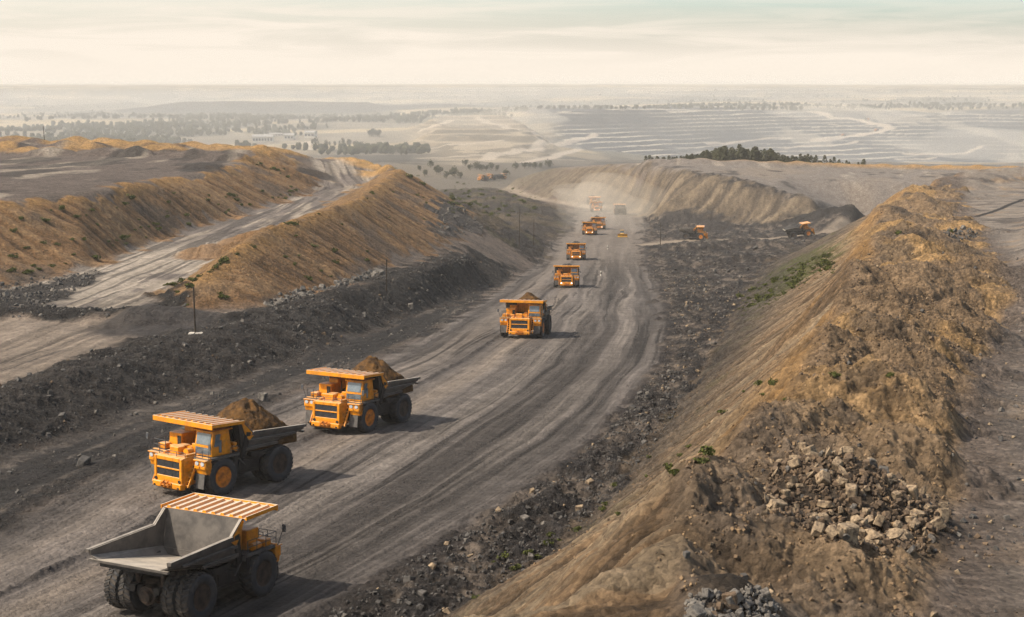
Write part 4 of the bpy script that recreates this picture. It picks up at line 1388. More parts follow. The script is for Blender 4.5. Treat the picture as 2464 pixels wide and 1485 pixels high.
    for s in (-1, 1):
        b.hexa([(CAN_X0 - .1, s * yc, 6.16), (CAN_X1, s * yc, 6.30), (CAN_X1, s * (yc + .08), 6.30), (CAN_X0 - .1, s * (yc + .08), 6.16),
                (CAN_X0 - .1, s * yc, 6.46), (CAN_X1, s * yc, 6.60), (CAN_X1, s * (yc + .08), 6.60), (CAN_X0 - .1, s * (yc + .08), 6.46)])
    for k in range(9):
        y = -2.92 + 5.84 * k / 8
        b.hexa([(CAN_X0 + .02, y - .17, zt(CAN_X0) + .06), (CAN_X1 - .30, y - .17, zt(CAN_X1) + .06), (CAN_X1 - .30, y + .17, zt(CAN_X1) + .06), (CAN_X0 + .02, y + .17, zt(CAN_X0) + .06),
                (CAN_X0 + .02, y - .10, zt(CAN_X0) + .24), (CAN_X1 - .30, y - .10, zt(CAN_X1) + .24), (CAN_X1 - .30, y + .10, zt(CAN_X1) + .24), (CAN_X0 + .02, y + .10, zt(CAN_X0) + .24)])
    b.build('canopy', M['canopy'], tray)
    b = MB()
    for k in range(7):
        y = -1.25 + 2.0 * k / 6
        b.slab([(1.02, y, 4.15), (1.02, y + .30, 4.15), (1.36, y + .30, 6.12), (1.36, y, 6.12)], (1, 0, -.15), .16 if k % 2 else .22)
    b.build('headboard_panel', M['orange'], tray)
    for s in (-1, 1):
        b = MB()
        b.prism_y([(-.42, 4.84), (.12, 4.36), (.62, 5.1), (.98, 6.12), (.78, 6.16), (.1, 5.42)], s * (yi + .225), s * (yi + .255))
        b.build('side_plate', M['orange'], tray)
    for s in (-1, 1):
        b = MB()
        b.tube((.9, s * 1.75, 1.4), (-.5, s * 1.75, 2.1), .20, 10)
        b.tube((-.5, s * 1.75, 2.1), (-1.3, s * 1.75, 2.5), .13, 10)
        b.build('hoist', M['flap'], root)
        MB().tube((1.35, s * 2.95, 3.2), (.35, s * 3.0, 2.0), .06, 6).build('brace', M['flap'], root)
    # the machine sits lower than its tall parts were drawn: everything but the wheels is brought down
    done = set()
    for ch in root.children_recursive:
        if ch.name.split('.')[0] in ('wheel', 'rim', 'rear_axle') or ch.data in done:
            continue
        done.add(ch.data)
        for v in ch.data.vertices:
            v.co.z = 2.0 + (v.co.z - 2.0) * .86
    return root


def orient(o, p, d, pitch_from=True, wb=3.2):
    """stand a vehicle at ground point p = (x, y) facing the ground direction d"""
    d = Vector((d[0], d[1], 0)).normalized()
    f = Vector((p[0] + d.x * wb, p[1] + d.y * wb, 0))
    r = Vector((p[0] - d.x * wb, p[1] - d.y * wb, 0))
    l = Vector((-d.y, d.x, 0))
    zf = max(zat(f.x + l.x * k, f.y + l.y * k) for k in (-2.7, 0, 2.7))
    zr = max(zat(r.x + l.x * k, r.y + l.y * k) for k in (-2.7, 0, 2.7))
    fw = Vector((2 * wb * d.x, 2 * wb * d.y, zf - zr)).normalized()
    up = fw.cross(Vector((-d.y, d.x, 0))).normalized()
    lf = up.cross(fw)
    m = Matrix((fw, lf, up)).transposed().to_4x4()
    zc = (zf + zr) / 2 - .03
    m.translation = Vector((p[0], p[1], zc))
    return m


def load_mesh(name, mat, peak, lx, ly, seed, lump=.75):
    nx, ny = 84, 70
    xs = np.linspace(-1, 1, nx)
    ys = np.linspace(-1, 1, ny)
    A, B = np.meshgrid(xs, ys, indexing='ij')
    x = -2.45 + A * lx
    y = B * ly
    r = (np.abs(A * 1.02) ** 2.3 + np.abs(B * .98) ** 2.3) ** (1 / 2.3)
    n = fbm(x * .75 + seed * 7, y * .75, 6, seed, .6)
    r_ = ridged(x * 1.3 + seed, y * 1.3, 4, seed + 2)
    h = np.clip(1.04 - np.sqrt((r * (1 + .75 * (n - .5))) ** 2 + .075), -.12, None)
    z = 4.5 + peak * h + (n - .5) * lump + (r_ - .5) * lump * .9 * np.clip(1.2 - r, .2, 1)
    # follows the floor at the tail
    zf = 3.75 + np.clip(-x - 4.0, 0, 3) * .10
    z = np.maximum(z, zf)
    edge_ = np.maximum(np.abs(A), np.abs(B)) > .999
    z[edge_] = 3.0
    V = np.stack([x, y, z], -1).reshape(-1, 3)
    i = np.arange(nx * ny).reshape(nx, ny)
    Q = np.stack([i[:-1, :-1], i[1:, :-1], i[1:, 1:], i[:-1, 1:]], -1).reshape(-1, 4)
    me = mesh_np(name, V, Q, True)
    me.materials.append(mat)
    return me


TRK0 = make_truck()
G_T = 'haul trucks in and around the open pit'
LOADS = [load_mesh('earth_load', M['brown'], 2.75, 3.45, 2.9, 3), load_mesh('earth_load', M['brown'], 2.85, 3.45, 2.9, 8), load_mesh('earth_load', M['brown'], 2.6, 3.45, 2.9, 14),
         load_mesh('coal_load', M['coal'], 2.3, 3.5, 2.9, 21), load_mesh('coal_load', M['coal'], 2.0, 3.6, 2.9, 27)]
deg = math.radians


def toward(a):            # a degrees to the left of facing the camera straight on, as seen in the photo
    return (-math.sin(deg(a)), -math.cos(deg(a)))


TRUCKS = [
    # u, v of the ground under the middle, heading, load, lit lamps, label
    (468, 1447, (math.sin(deg(27)), math.cos(deg(27))), None, False, 'empty orange dump truck seen from behind with its grey open tray, nearest of all'),
    (536, 1160, toward(36), 0, False, 'orange dump truck heaped with brown earth just behind the empty one'),
    (864, 1026, toward(28), 1, False, 'orange dump truck heaped with brown earth, second of the loaded line'),
    (1266, 806, toward(11), 2, False, 'orange dump truck with brown earth seen from the front halfway up the haul road'),
    (1364, 690, toward(3), 4, True, 'bright orange dump truck with black load and lit lamps, nearer of the close pair'),
    (1386, 624, toward(2), 3, True, 'bright orange dump truck with peaked black load and lit lamps, farther of the close pair'),
    (1419, 564, toward(4), 4, True, 'dust-veiled dump truck with lit lamps below the other dusty trucks'),
    (1438, 551, toward(-4), 3, True, 'dusty dump truck half hidden behind the right side of another truck'),
    (1434, 509, toward(-3), 4, True, 'hazy dump truck with two lit lamps at the bend of the haul road'),
    (1428, 497, toward(-12), 4, False, 'hazy dump truck behind another at the bend, farthest of the oncoming line'),
    (1492, 516, (-math.sin(deg(2)), math.cos(deg(2))), None, False, 'pale dump truck driving away in dust on the other lane'),
    (1669, 576, (math.cos(deg(8)), -math.sin(deg(8))), None, False, 'orange dump truck side-on without a heap at the left end of the side road'),
    (1925, 572, (math.cos(deg(2)), math.sin(deg(2))), 3, False, 'side-on dump truck with black heap near the right-hand slope'),
    (1163, 435, (-.8, -.6), None, False, 'tiny dark-fronted dump truck beyond the shrubs, leftmost of the far three'),
    (1181, 433, (-.5, -.8), None, False, 'tiny orange dump truck in the middle of the far three beyond the shrubs'),
    (1205, 431, (.8, .5), None, False, 'tiny pale orange dump truck, rightmost of the far three beyond the shrubs'),
    (2030, 328, (-.9, -.2), None, False, 'speck of a truck low on the winding road in the far pit'),
    (2110, 315, (-.9, -.3), None, False, 'speck of a truck at the bend of the far pit road'),
    (2086, 289.5, (.9, -.3), None, False, 'speck of a truck on the upper stretch of the far pit road'),
]
LOADNAME = ['brown earth heap in the truck just behind the empty one', 'brown earth heap in the second truck of the loaded line', 'brown earth heap above the truck halfway up the haul road']
protos = [copy_tree(TRK0) for _ in range(len(TRUCKS) - 1)]
trucks = [TRK0] + protos
TRUCK_XY = []
for i, (u, v, d, ld, lit, lab) in enumerate(TRUCKS):
    o = trucks[i]
    p = hit(u, v)
    TRUCK_XY.append(p)
    m = orient(o, p, d)
    if i == 0:
        m = m @ Matrix.Scale(.95, 4)
    o.matrix_world = m
    tag(o, lab, 'dump truck', G_T)
    for ch in o.children_recursive:
        if lit and ch.name.startswith('bumper_lamp'):
            ch.scale = (1, 1, 1)
            lm = ch.data.copy()
            lm.materials.clear()
            lm.materials.append(M['lit'])
            ch.data = lm
        if i == 0 and ch.name.startswith('rim') and ch.data == RIM_F:
            ch.data = RIM_FD
    if ld is not None:
        nm = 'earth_load' if ld < 3 else 'coal_load'
        lo = link(nm, LOADS[ld])
        lo.matrix_world = m
        if ld < 3:
            tag(lo, LOADNAME[ld], 'earth', 'loads in the truck trays')
        else:
            tag(lo, 'black coal heap in the tray of the ' + ['', '', '', '', 'nearer close-pair truck', 'farther close-pair truck', 'dusty truck with lamps', 'half hidden dusty truck', 'truck at the road bend', 'farthest oncoming truck', '', '', 'side-on truck on the side road'][i], 'coal', 'loads in the truck trays')
print('trucks built')
# ------------------------------------------------------------------ rocks
def hull_rock(seed, n=15, sq=(1, .8, .7)):
    rr = random.Random(seed)
    bm = bmesh.new()
    for _ in range(n):
        v = Vector((rr.gauss(0, 1), rr.gauss(0, 1), rr.gauss(0, 1))).normalized()
        k = rr.uniform(.8, 1.0)
        bm.verts.new((v.x * sq[0] * k, v.y * sq[1] * k, v.z * sq[2] * k))
    r = bmesh.ops.convex_hull(bm, input=bm.verts)
    bmesh.ops.delete(bm, geom=[g for g in r.get('geom_interior', []) if isinstance(g, bmesh.types.BMVert)], context='VERTS')
    bmesh.ops.triangulate(bm, faces=bm.faces)
    return bm


def block_rock(seed):
    rr = random.Random(seed)
    bm = bmesh.new()
    bmesh.ops.create_cube(bm, size=1.5)
    for v in bm.verts:
        v.co += Vector((rr.uniform(-.2, .2), rr.uniform(-.2, .2), rr.uniform(-.2, .2)))
        v.co.y *= .8
    bmesh.ops.bevel(bm, geom=list(bm.edges), offset=.12, segments=1, affect='EDGES')
    bmesh.ops.triangulate(bm, faces=bm.faces)
    return bm


ROCK_NP, ROCK_ME = [], {}
for i in range(12):
    bm = hull_rock(100 + i, 11 + i % 5, (1, random.uniform(.65, .95), random.uniform(.5, .8))) if i % 4 else block_rock(i)
    bmesh.ops.recalc_face_normals(bm, faces=bm.faces)
    bm.verts.index_update()
    ROCK_NP.append((np.array([v.co[:] for v in bm.verts]), np.array([[v.index for v in f.verts] for f in bm.faces])))
    for mk in ('rock', 'rockd', 'rockk', 'rockb'):
        me = bpy.data.meshes.new('rock')
        bm.to_mesh(me)
        me.materials.append(M[mk])
        ROCK_ME[(i, mk)] = me
    bm.free()


def rand_rot(rr):
    from mathutils import Euler
    return Euler((rr.uniform(0, 6.28), rr.uniform(0, 6.28), rr.uniform(0, 6.28)))


def in_poly(x, y, p):
    ins = False
    n = len(p)
    for i in range(n):
        a, b = p[i], p[(i + 1) % n]
        if (a[1] > y) != (b[1] > y) and x < (b[0] - a[0]) * (y - a[1]) / (b[1] - a[1]) + a[0]:
            ins = not ins
    return ins


def poly_pts(p, n, rr):
    xs, ys = [q[0] for q in p], [q[1] for q in p]
    out = []
    while len(out) < n:
        x, y = rr.uniform(min(xs), max(xs)), rr.uniform(min(ys), max(ys))
        if in_poly(x, y, p):
            out.append((x, y))
    return out


class Merge:
    """many loose pieces of uncountable stuff gathered in one mesh"""
    def __init__(s):
        s.V, s.F, s.Mi, s.n = [], [], [], 0

    def add(s, V, Fq, mi=0):
        s.V.append(V)
        s.F.append(Fq + s.n)
        s.Mi.append(np.full(len(Fq), mi, np.int32))
        s.n += len(V)

    def build(s, name, mats, smooth=False):
        me = mesh_np(name, np.concatenate(s.V), np.concatenate(s.F), smooth)
        for m in mats:
            me.materials.append(m)
        me.polygons.foreach_set('material_index', np.concatenate(s.Mi))
        me.update()
        return link(name, me)


STONES = Merge()


def stone(x, y, r, mi, rr, sink=.25):
    V, Fq = ROCK_NP[rr.randrange(12)]
    R = np.array(rand_rot(rr).to_matrix())
    STONES.add(V @ R.T * r + np.array([x, y, zat(x, y) + r * (.5 - sink)]), Fq, mi)


def rocks(poly, n, mk, smin, smax, label, group, rr, lift=.2, fill=0, mi=0, big=None):
    # size falls off quickly: a few big blocks, many small ones
    cand = poly_pts(poly, n, rr)
    for (x, y) in cand:
        r = smin + (smax - smin) * rr.random() ** 1.9
        o = link('rock', ROCK_ME[(rr.randrange(12), mk if rr.random() < .68 else rr.choice(('rockd', 'rockb', 'rockb')))])
        o.location = (x, y, zat(x, y) + r * rr.uniform(.0, .55) + lift * rr.random())
        o.rotation_euler = rand_rot(rr)
        k = rr.uniform(.75, 1.2)
        o.scale = (r * k, r * rr.uniform(.75, 1.1), r / k)
        tag(o, label, 'rock', group)
    for (x, y) in poly_pts(poly, fill, rr):
        stone(x, y, rr.uniform(.06, .19) * (smax / .42), mi, rr, .0)


rr = random.Random(21)
PG1 = [hit(*q) for q in [(1915, 1080), (2000, 1092), (2060, 1125), (2150, 1155), (2220, 1195), (2285, 1225), (2285, 1255), (2250, 1300), (2200, 1332), (2100, 1328), (2000, 1315), (1950, 1290), (1920, 1252), (1865, 1240), (1838, 1210), (1845, 1160), (1885, 1112)]]
rocks(PG1, 212, 'rock', .15, .40, 'angular tan rock lying in the large rock heap beside the grey flat ground', 'rocks of the large heap', rr, .14, 2300, 3)
for (x, y) in poly_pts([(PILE1[0] + 6.4 * math.cos(a * .628), PILE1[1] + 6.8 * math.sin(a * .628)) for a in range(10)], 420, rr):
    stone(x, y, .03 + .16 * rr.random() ** 3, rr.choice((0, 3, 3, 2)), rr)
for (u, v, s, k, lab) in [(2040, 1302, .44, 0, 'squarish grey-tan block standing at the foot of the large rock heap'),
                          (2100, 1310, .50, 5, 'long flat slab at the foot of the large rock heap, beside the squarish block'),
                          (2150, 1300, .44, 9, 'big rounded block at the lower edge of the large rock heap, past the slab'),
                          (1862, 1228, .34, 6, 'pale pointed rock at the left tip of the large rock heap'),
                          (1985, 1225, .42, 2, 'leaning rusty-edged rock in the middle of the large rock heap')]:
    p = hit(u, v)
    o = link('rock', ROCK_ME[(k, 'rock')])
    o.location = (p[0], p[1], zat(p[0], p[1]) + s * .55)
    o.rotation_euler = (.1, .15, .5 + k)
    o.scale = (s * 1.1, s, s)
    tag(o, lab, 'rock', 'rocks of the large heap')
PG2 = [hit(*q) for q in [(1655, 1440), (1700, 1428), (1760, 1440), (1800, 1410), (1840, 1432), (1880, 1470), (1900, 1520), (1640, 1520)]]
rocks(PG2, 52, 'rockd', .09, .30, 'grey rock in the small heap cut off by the bottom of the photo', 'rocks of the small grey heap', rr, .08, 330, 1)
PG3 = [hit(*q) for q in [(2268, 555), (2290, 545), (2330, 550), (2362, 568), (2340, 575), (2280, 572)]]
rocks(PG3, 22, 'rockk', .35, .95, 'black rock in the dark heap on the terrace behind the ridge', 'rocks of the dark heap', rr, .5, 160, 2)
for (u, v, r, mk, lab) in [(201, 1117, .75, 'rockk', 'black boulder on the dark ground in front of the loaded truck'), (632, 962, .8, 'rockd', 'pale slab behind the heap of the second truck'), (988, 742, .9, 'rockd', 'grey boulder on the dark ground below the rubble ridge'),
                           (1712, 1312, .17, 'rock', 'small pale stone on the ridge in front of the large rock heap'), (2408, 1060, .35, 'rockk', 'dark stone on the flat ground near the edge of the photo'), (2335, 872, .3, 'rockk', 'black stone at the foot of the golden ridge')]:
    p = hit(u, v)
    o = link('rock', ROCK_ME[(rr.randrange(12), mk)])
    o.location = (p[0], p[1], p[2] + r * .3)
    o.rotation_euler = rand_rot(rr)
    o.scale = (r, r * .8, r * .7)
    tag(o, lab, 'rock', 'single boulders')
# loose stones on the rubble ridge, in the ditch, on the ridge top: nobody could count them
for (poly, n, s0, s1, mis) in [(BB + [F(1275, 655)] + BF[::-1], 2400, .06, .45, (2, 2, 2, 2, 2, 2, 2, 2, 3, 1)), (RE[:9] + FR[:9][::-1], 2600, .06, .42, (2, 2, 1, 0)), (CR[1:] + RF[1:][::-1], 2600, .04, .24, (0, 3, 3, 2)),
                               ([P(635, 742, 37), P(670, 722, 37.3), P(790, 690, 38.6), P(905, 655, 41), P(925, 668, 41), P(800, 705, 39), P(660, 748, 37.2)], 620, .2, .8, (1, 1, 2)),
                               ([P(-60, 700, 37.2), P(240, 650, 37.8), P(232, 675, 37.5), P(110, 738, 36.5), P(-100, 775, 36.3)], 700, .12, .6, (2, 2, 1)),
                               (SB[0] + [P(470, 768, 36.9), P(460, 715, 35.5)] + SB[2][::-1], 400, .1, .5, (2, 2, 1)),
                               (BF[1:] + LE[1:8][::-1], 900, .05, .30, (2, 1)), ([F(1600, 600), F(1850, 590), F(1990, 575), F(1850, 640), F(1740, 720), F(1640, 700)], 500, .2, .9, (2, 2, 1)),
                               ([P(1045, 490, 39), P(1090, 478, 43), P(1175, 550, 50), P(1060, 560, 42)], 250, .2, .9, (2, 2, 1)), (RF[1:7] + [P(2464, 560, 28), P(2464, 1485, 18)], 420, .04, .22, (2, 1, 0))]:
    for (x, y) in poly_pts(poly, n, rr):
        stone(x, y, s0 + (s1 - s0) * rr.random() ** 4, rr.choice(mis), rr)
for (poly, n, s0, s1) in [(CR[1:6] + RF[1:6][::-1], 9500, .03, .12), (CR[1:6] + FR[1:7][::-1], 5200, .025, .09), (RE[:6] + FR[:7][::-1], 3200, .04, .20), (BB[1:6] + BF[1:6][::-1], 3000, .04, .16)]:
    dark_ = poly[0] in RE or poly[0] in BB
    for (x, y) in poly_pts(poly, n, rr):
        stone(x, y, s0 + (s1 - s0) * rr.random() ** 2, 2 if dark_ else rr.choice((4, 4, 4, 3)), rr, .15)
tag(STONES.build('loose_stones', [M['rock'], M['rockd'], M['rockk'], M['rockb'], M['clod']]), 'loose stones and clods strewn over ridges, ditch and rubble', 'stones', None, 'stuff')


# ------------------------------------------------------------------ plants
def leafy(seed, n, rx, rz, leaf, lobes=5, flat=.0, zc=.5):
    """clump of small leaf faces spread through several uneven lobes, returned as (V, F)"""
    g = np.random.RandomState(seed)
    V, Fq = [], []
    cs = g.uniform(-1, 1, (lobes, 3)) * np.array([.55, .55, .35])
    rs = g.uniform(.35, .62, lobes)
    for i in range(n):
        k = g.randint(lobes)
        d = g.normal(size=3)
        d /= np.linalg.norm(d)
        p = cs[k] + d * rs[k] * g.uniform(.55, 1.0) ** .6
        c = np.array([p[0] * rx, p[1] * rx, max(.02, zc * rz + p[2] * rz * .62)])
        a = g.normal(size=3)
        a /= np.linalg.norm(a)
        b = np.cross(a, g.normal(size=3))
        b /= np.linalg.norm(b)
        s = leaf * g.uniform(.6, 1.4)
        V += [c - a * s - b * s * .6, c + a * s * .3 - b * s, c + a * s + b * s * .5, c - a * s * .4 + b * s]
        Fq.append([4 * i, 4 * i + 1, 4 * i + 2, 4 * i + 3])
    return np.array(V), np.array(Fq)


SHR_NP = [leafy(200 + i, 150, 1.0, 1.05, .13, 7, zc=.32) for i in range(5)]
SHR_ME = []
for V, Fq in SHR_NP:
    me = mesh_np('shrub', V, Fq, False)
    me.materials.append(M['leaf'])
    SHR_ME.append(me)


def shrub(x, y, r, label, group, rr):
    o = link('shrub', SHR_ME[rr.randrange(5)])
    o.location = (x, y, zat(x, y) - .1 * r)
    o.rotation_euler = (0, 0, rr.uniform(0, 6.28))
    o.scale = (r, r * rr.uniform(.8, 1.1), r * rr.uniform(.7, 1.1))
    tag(o, label, 'shrub', group)


def shrubs_px(lst, label, group):
    for (u, v, r) in lst:
        p = hit(u, v)
        shrub(p[0], p[1], r, label, group, rr)


def mixed(a, b, t):
    return tuple(a[i] * (1 - t) + b[i] * t for i in range(3))


for i in range(78):                     # long ochre slope on the left
    u = rr.uniform(20, 720)
    top = np.interp(u, [0, 200, 430, 640, 720], [492, 472, 432, 372, 405])
    bot = np.interp(u, [0, 200, 430, 640, 740], [690, 645, 556, 500, 466])
    v = top + (bot - top) * (.12 + .85 * rr.random() ** .7)
    p = hit(u, v)
    shrub(p[0], p[1], rr.uniform(.45, 1.35), 'small dark green bush on the long ochre slope under the upper terrace', 'bushes on the upper left slope', rr)
for i in range(34):                     # spur
    u = rr.uniform(420, 1040)
    top = np.interp(u, [420, 480, 650, 860, 960, 1040], [700, 672, 548, 484, 410, 450])
    bot = np.interp(u, [420, 480, 640, 850, 1040], [745, 750, 738, 672, 605])
    p = hit(u, top + (bot - top) * rr.random() ** 1.6)
    shrub(p[0], p[1], rr.uniform(.4, 1.1), 'small bush on the ochre spur beside the terrace strip', 'bushes on the spur', rr)
shrubs_px([(400 + 11 * k + rr.uniform(-5, 5), 690 - 3 * k + rr.uniform(-4, 6), rr.uniform(.5, .9)) for k in range(8)] + [(505 + 6 * k, 655 - 5 * k, rr.uniform(.4, .9)) for k in range(7)] +
          [(690 + 8 * k, 540 + rr.uniform(-3, 3), .8) for k in range(4)], 'yellowish weed bush along the edge between terrace strip and spur', 'weeds on the spur edge')
shrubs_px([(960 + 22 * k + rr.uniform(-8, 8), 408 + 9.5 * k + rr.uniform(-4, 10), rr.uniform(1.0, 2.0)) for k in range(9)] + [(1100 + rr.uniform(-20, 60), 455 + rr.uniform(0, 40), rr.uniform(1.0, 2.0)) for k in range(16)],
          'green bush on the far end of the ochre spur', 'bushes at the far end of the spur')
for i in range(34):                     # slope to the right of the road, near
    u, v = [(1605, 1125), (1460, 1215), (1480, 1170), (1490, 1240), (1330, 1290), (1270, 1330), (1210, 1340), (1190, 1350), (1140, 1440), (1390, 1275), (1240, 1370), (1320, 1310), (1560, 1100), (1690, 1110), (1740, 995), (1790, 945), (1830, 930), (1840, 950),
            (1860, 925), (1890, 960), (1640, 1095), (1560, 1150), (1450, 1225), (1290, 1345), (1345, 1300), (1620, 1140), (1700, 1090), (1655, 1075), (2140, 905), (2010, 905), (1985, 615), (2160, 560), (2290, 560), (1960, 650)][i]
    p = hit(u + rr.uniform(-4, 4), v + rr.uniform(-4, 4))
    shrub(p[0], p[1], rr.uniform(.22, .5) if v > 850 else .7, 'low green tuft on the streaked slope right of the haul road', 'tufts on the right-hand slope', rr)
for i in range(52):
    t = rr.random()
    u = 1790 + 215 * t + rr.uniform(-18, 18)
    v = 725 - 110 * t + rr.uniform(-18, 26)
    p = hit(u, v)
    shrub(p[0], p[1], rr.uniform(.5, 1.2), 'bush in the green patch high on the right-hand slope', 'bushes of the green patch', rr)
shrubs_px([(u, v, r) for (u, v, r) in [(1239, 474, 2.6), (1252, 483, 2.4), (1262, 487, 2.2), (1289, 502, 1.9), (1281, 503, 1.8), (1150, 492, 2), (1168, 500, 2.2), (1200, 505, 1.8), (1215, 497, 1.8), (1180, 515, 1.8), (1225, 520, 1.6), (1142, 488, 2.2),
                                       (1190, 478, 2.3), (1160, 470, 2.3), (1205, 462, 2), (1235, 455, 2), (1128, 462, 2.2), (1100, 440, 2.4), (1115, 443, 2.4)]], 'dark bush on the rough ground left of the far road', 'bushes beside the far road')
W2 = Merge()
for i in range(420):                    # ground cover in the green patch and on the far road side
    t = rr.random()
    if i < 260:
        p = hit(1790 + 215 * t + rr.uniform(-26, 26), 728 - 112 * t + rr.uniform(-24, 34))
        r = rr.uniform(.25, .7)
    else:
        p = hit(rr.uniform(1080, 1290), rr.uniform(440, 520))
        r = rr.uniform(.5, 1.3)
    V, Fq = SHR_NP[rr.randrange(5)]
    W2.add(V[:160] * np.array([r, r, r * .7]) + np.array([p[0], p[1], zat(p[0], p[1]) - .1]), Fq[:40])
tag(W2.build('weeds', [M['leaf']]), 'thin green weeds spreading over the slope and roadside', 'weeds', None, 'stuff')


# trees -------------------------------------------------------------
def pine_np(seed):
    g = np.random.RandomState(seed)
    V, Fq, n = [], [], 0
    for k in range(150):
        t = g.uniform(.08, 1) ** .8
        r = (1 - t) ** .75 * .30 + .02
        a = g.uniform(0, 6.283)
        rr_ = r * g.uniform(.35, 1.15)
        c = np.array([rr_ * math.cos(a), rr_ * math.sin(a), .10 + .88 * t])
        s = .055 * g.uniform(.7, 1.5)
        o = np.array([math.cos(a), math.sin(a), -.55])
        q = np.array([-math.sin(a), math.cos(a), g.uniform(-.3, .3)])
        V += [c - q * s, c + o * s * 1.5 - q * s * .5, c + o * s * 1.5 + q * s * .5, c + q * s]
        Fq.append([n, n + 1, n + 2, n + 3])
        n += 4
    for k in range(5):
        a0, a1 = 2 * math.pi * k / 5, 2 * math.pi * (k + 1) / 5
        V += [np.array([.022 * math.cos(a0), .022 * math.sin(a0), -.03]), np.array([.022 * math.cos(a1), .022 * math.sin(a1), -.03]), np.array([.006 * math.cos(a1), .006 * math.sin(a1), .9]), np.array([.006 * math.cos(a0), .006 * math.sin(a0), .9])]
        Fq.append([n, n + 1, n + 2, n + 3])
        n += 4
    return np.array(V), np.array(Fq)


PINE_NP = [pine_np(300 + i) for i in range(4)]
PINE_ME = []
for V, Fq in PINE_NP:
    me = mesh_np('pine_tree', V, Fq, False)
    me.materials.append(M['pine'])
    me.materials.append(M['bark'])
    mi = np.zeros(len(Fq), np.int32)
    mi[-5:] = 1
    me.polygons.foreach_set('material_index', mi)
    PINE_ME.append(me)
for i in range(215):
    t = (i + rr.random()) / 215.0
    u = 1652 + 432 * t ** 1.15
    hgt = np.interp(u, [1650, 1700, 1760, 1830, 1870, 1930, 2000, 2085], [5, 8.5, 11.5, 11, 9.5, 8, 6.5, 4.5]) * rr.uniform(.75, 1.1)
    p = P(u, 389 + 6 * (u - 1650) / 430, 50.2 + 1.0 * (u - 1650) / 430)
    y = p[1] + rr.uniform(-26, 20)
    x = p[0] * y / p[1]
    o = link('pine_tree', PINE_ME[rr.randrange(4)])
    o.location = (x, y, zat(x, y) - .2)
    o.rotation_euler = (0, 0, rr.uniform(0, 6.28))
    o.scale = (hgt * 1.0, hgt * 1.0, hgt)
    tag(o, 'dark pine in the dense grove on the far right terrace edge', 'tree', 'pines of the grove')
for i in range(14):
    u = 1556 + 96 * i / 13 + rr.uniform(-3, 3)
    p = P(u, 392, 51.5)
    o = link('pine_tree', PINE_ME[rr.randrange(4)])
    o.location = (p[0], p[1], zat(p[0], p[1]))
    h_ = rr.uniform(3.5, 5.5)
    o.scale = (h_ * 1.2, h_ * 1.2, h_)
    tag(o, 'low pine in the thin row leading to the grove', 'tree', 'pines of the thin row')
CROWN_ME, TRUNK_ME = [], []
for i in range(4):
    V, Fq = leafy(400 + i, 190, .42, .85, .055, 7, zc=.60)
    me = mesh_np('crown', V, Fq, False)
    me.materials.append(M['pine'])
    CROWN_ME.append(me)
b = MB()
b.tube((0, 0, -.03), (0, 0, .75), .030, 7, .008)
for k in range(4):
    a = k * 1.7
    b.tube((0, 0, .25 + .1 * k), (.22 * math.cos(a), .22 * math.sin(a), .5 + .1 * k), .012, 5, .004)
TRUNK = b.mesh('trunk', M['bark'])


def tree(u, v, hpx, label, group, slim=1.0):
    p = hit(u, v)
    hgt = hpx * K * p[1] / FPX
    r = empty('tree', (p[0], p[1], zat(p[0], p[1])))
    r.rotation_euler = (0, 0, rr.uniform(0, 6.28))
    r.scale = (hgt * slim, hgt * slim, hgt)
    link('trunk', TRUNK, r)
    link('crown', CROWN_ME[rr.randrange(4)], r)
    tag(r, label, 'tree', group)


for (u, v, h) in [(1035, 404, 22), (1050, 420, 24), (1060, 419, 20), (1095, 427, 30), (1088, 425, 22), (1119, 400, 20), (1132, 410, 18), (1146, 410, 22), (1158, 411, 20), (1170, 411, 18), (1183, 410, 20), (1196, 411, 18), (1219, 426, 22), (1262, 406, 20),
                  (1319, 403, 22), (1325, 403, 18), (1240, 408, 20), (1276, 405, 18), (1288, 406, 20), (1302, 404, 16), (1010, 412, 18), (1022, 424, 20), (1075, 430, 20), (1108, 430, 18)]:
    tree(u, v, h, 'grey-green tree in the belt before the terraced hill', 'trees in the belt')
for i in range(26):
    u = 752 + 228 * i / 25.0 + rr.uniform(-5, 5)
    v = np.interp(u, [750, 820, 880, 980], [352, 352, 362, 376])
    tree(u, v + rr.uniform(-4, 2), rr.uniform(11, 24), 'tall hazy tree of the row behind the terrace edge', 'trees behind the terrace edge', .62)
for i in range(6):
    tree(890 + 4.5 * i, 329, rr.uniform(18, 25), 'hazy tree of the lone clump beside the terraced hill', 'trees of the lone clump')
# far woods -----------------------------------------------------------
FW = Merge()
blob = hull_rock(900, 16, (1, 1, 1))
blob.verts.index_update()
BV, BF_ = np.array([v.co[:] for v in blob.verts]), np.array([[v.index for v in f.verts] for f in blob.faces])
blob.free()
gw = np.random.RandomState(77)
cnt = 0
sel = (Y > 2300) & (Y < 9000) & (np.abs(X) < .42 * Y) & (wood > .50) & (m_pit < .3) & (m_ftrk < .2) & (m_hill < .5) & (hill2 < .05) & ((X / Y < .0) | (Y > 4600))
ii = np.argwhere(sel)
pick = ii[gw.choice(len(ii), 4200, replace=False)]
rim = [(u, np.interp(u, [1300, 1600, 1900], [263, 262, 266]) + gw.uniform(-3, 1)) for u in gw.uniform(1290, 1930, 130)] + [(u, np.interp(u, [2000, 2250, 2464], [262, 258, 256]) + gw.uniform(-5, 3)) for u in gw.uniform(1960, 2480, 60)]
spots = [(X[r, c] + gw.uniform(-6, 6), Y[r, c] + gw.uniform(-8, 8)) for r, c in pick] + [hit(*q)[:2] for q in rim]
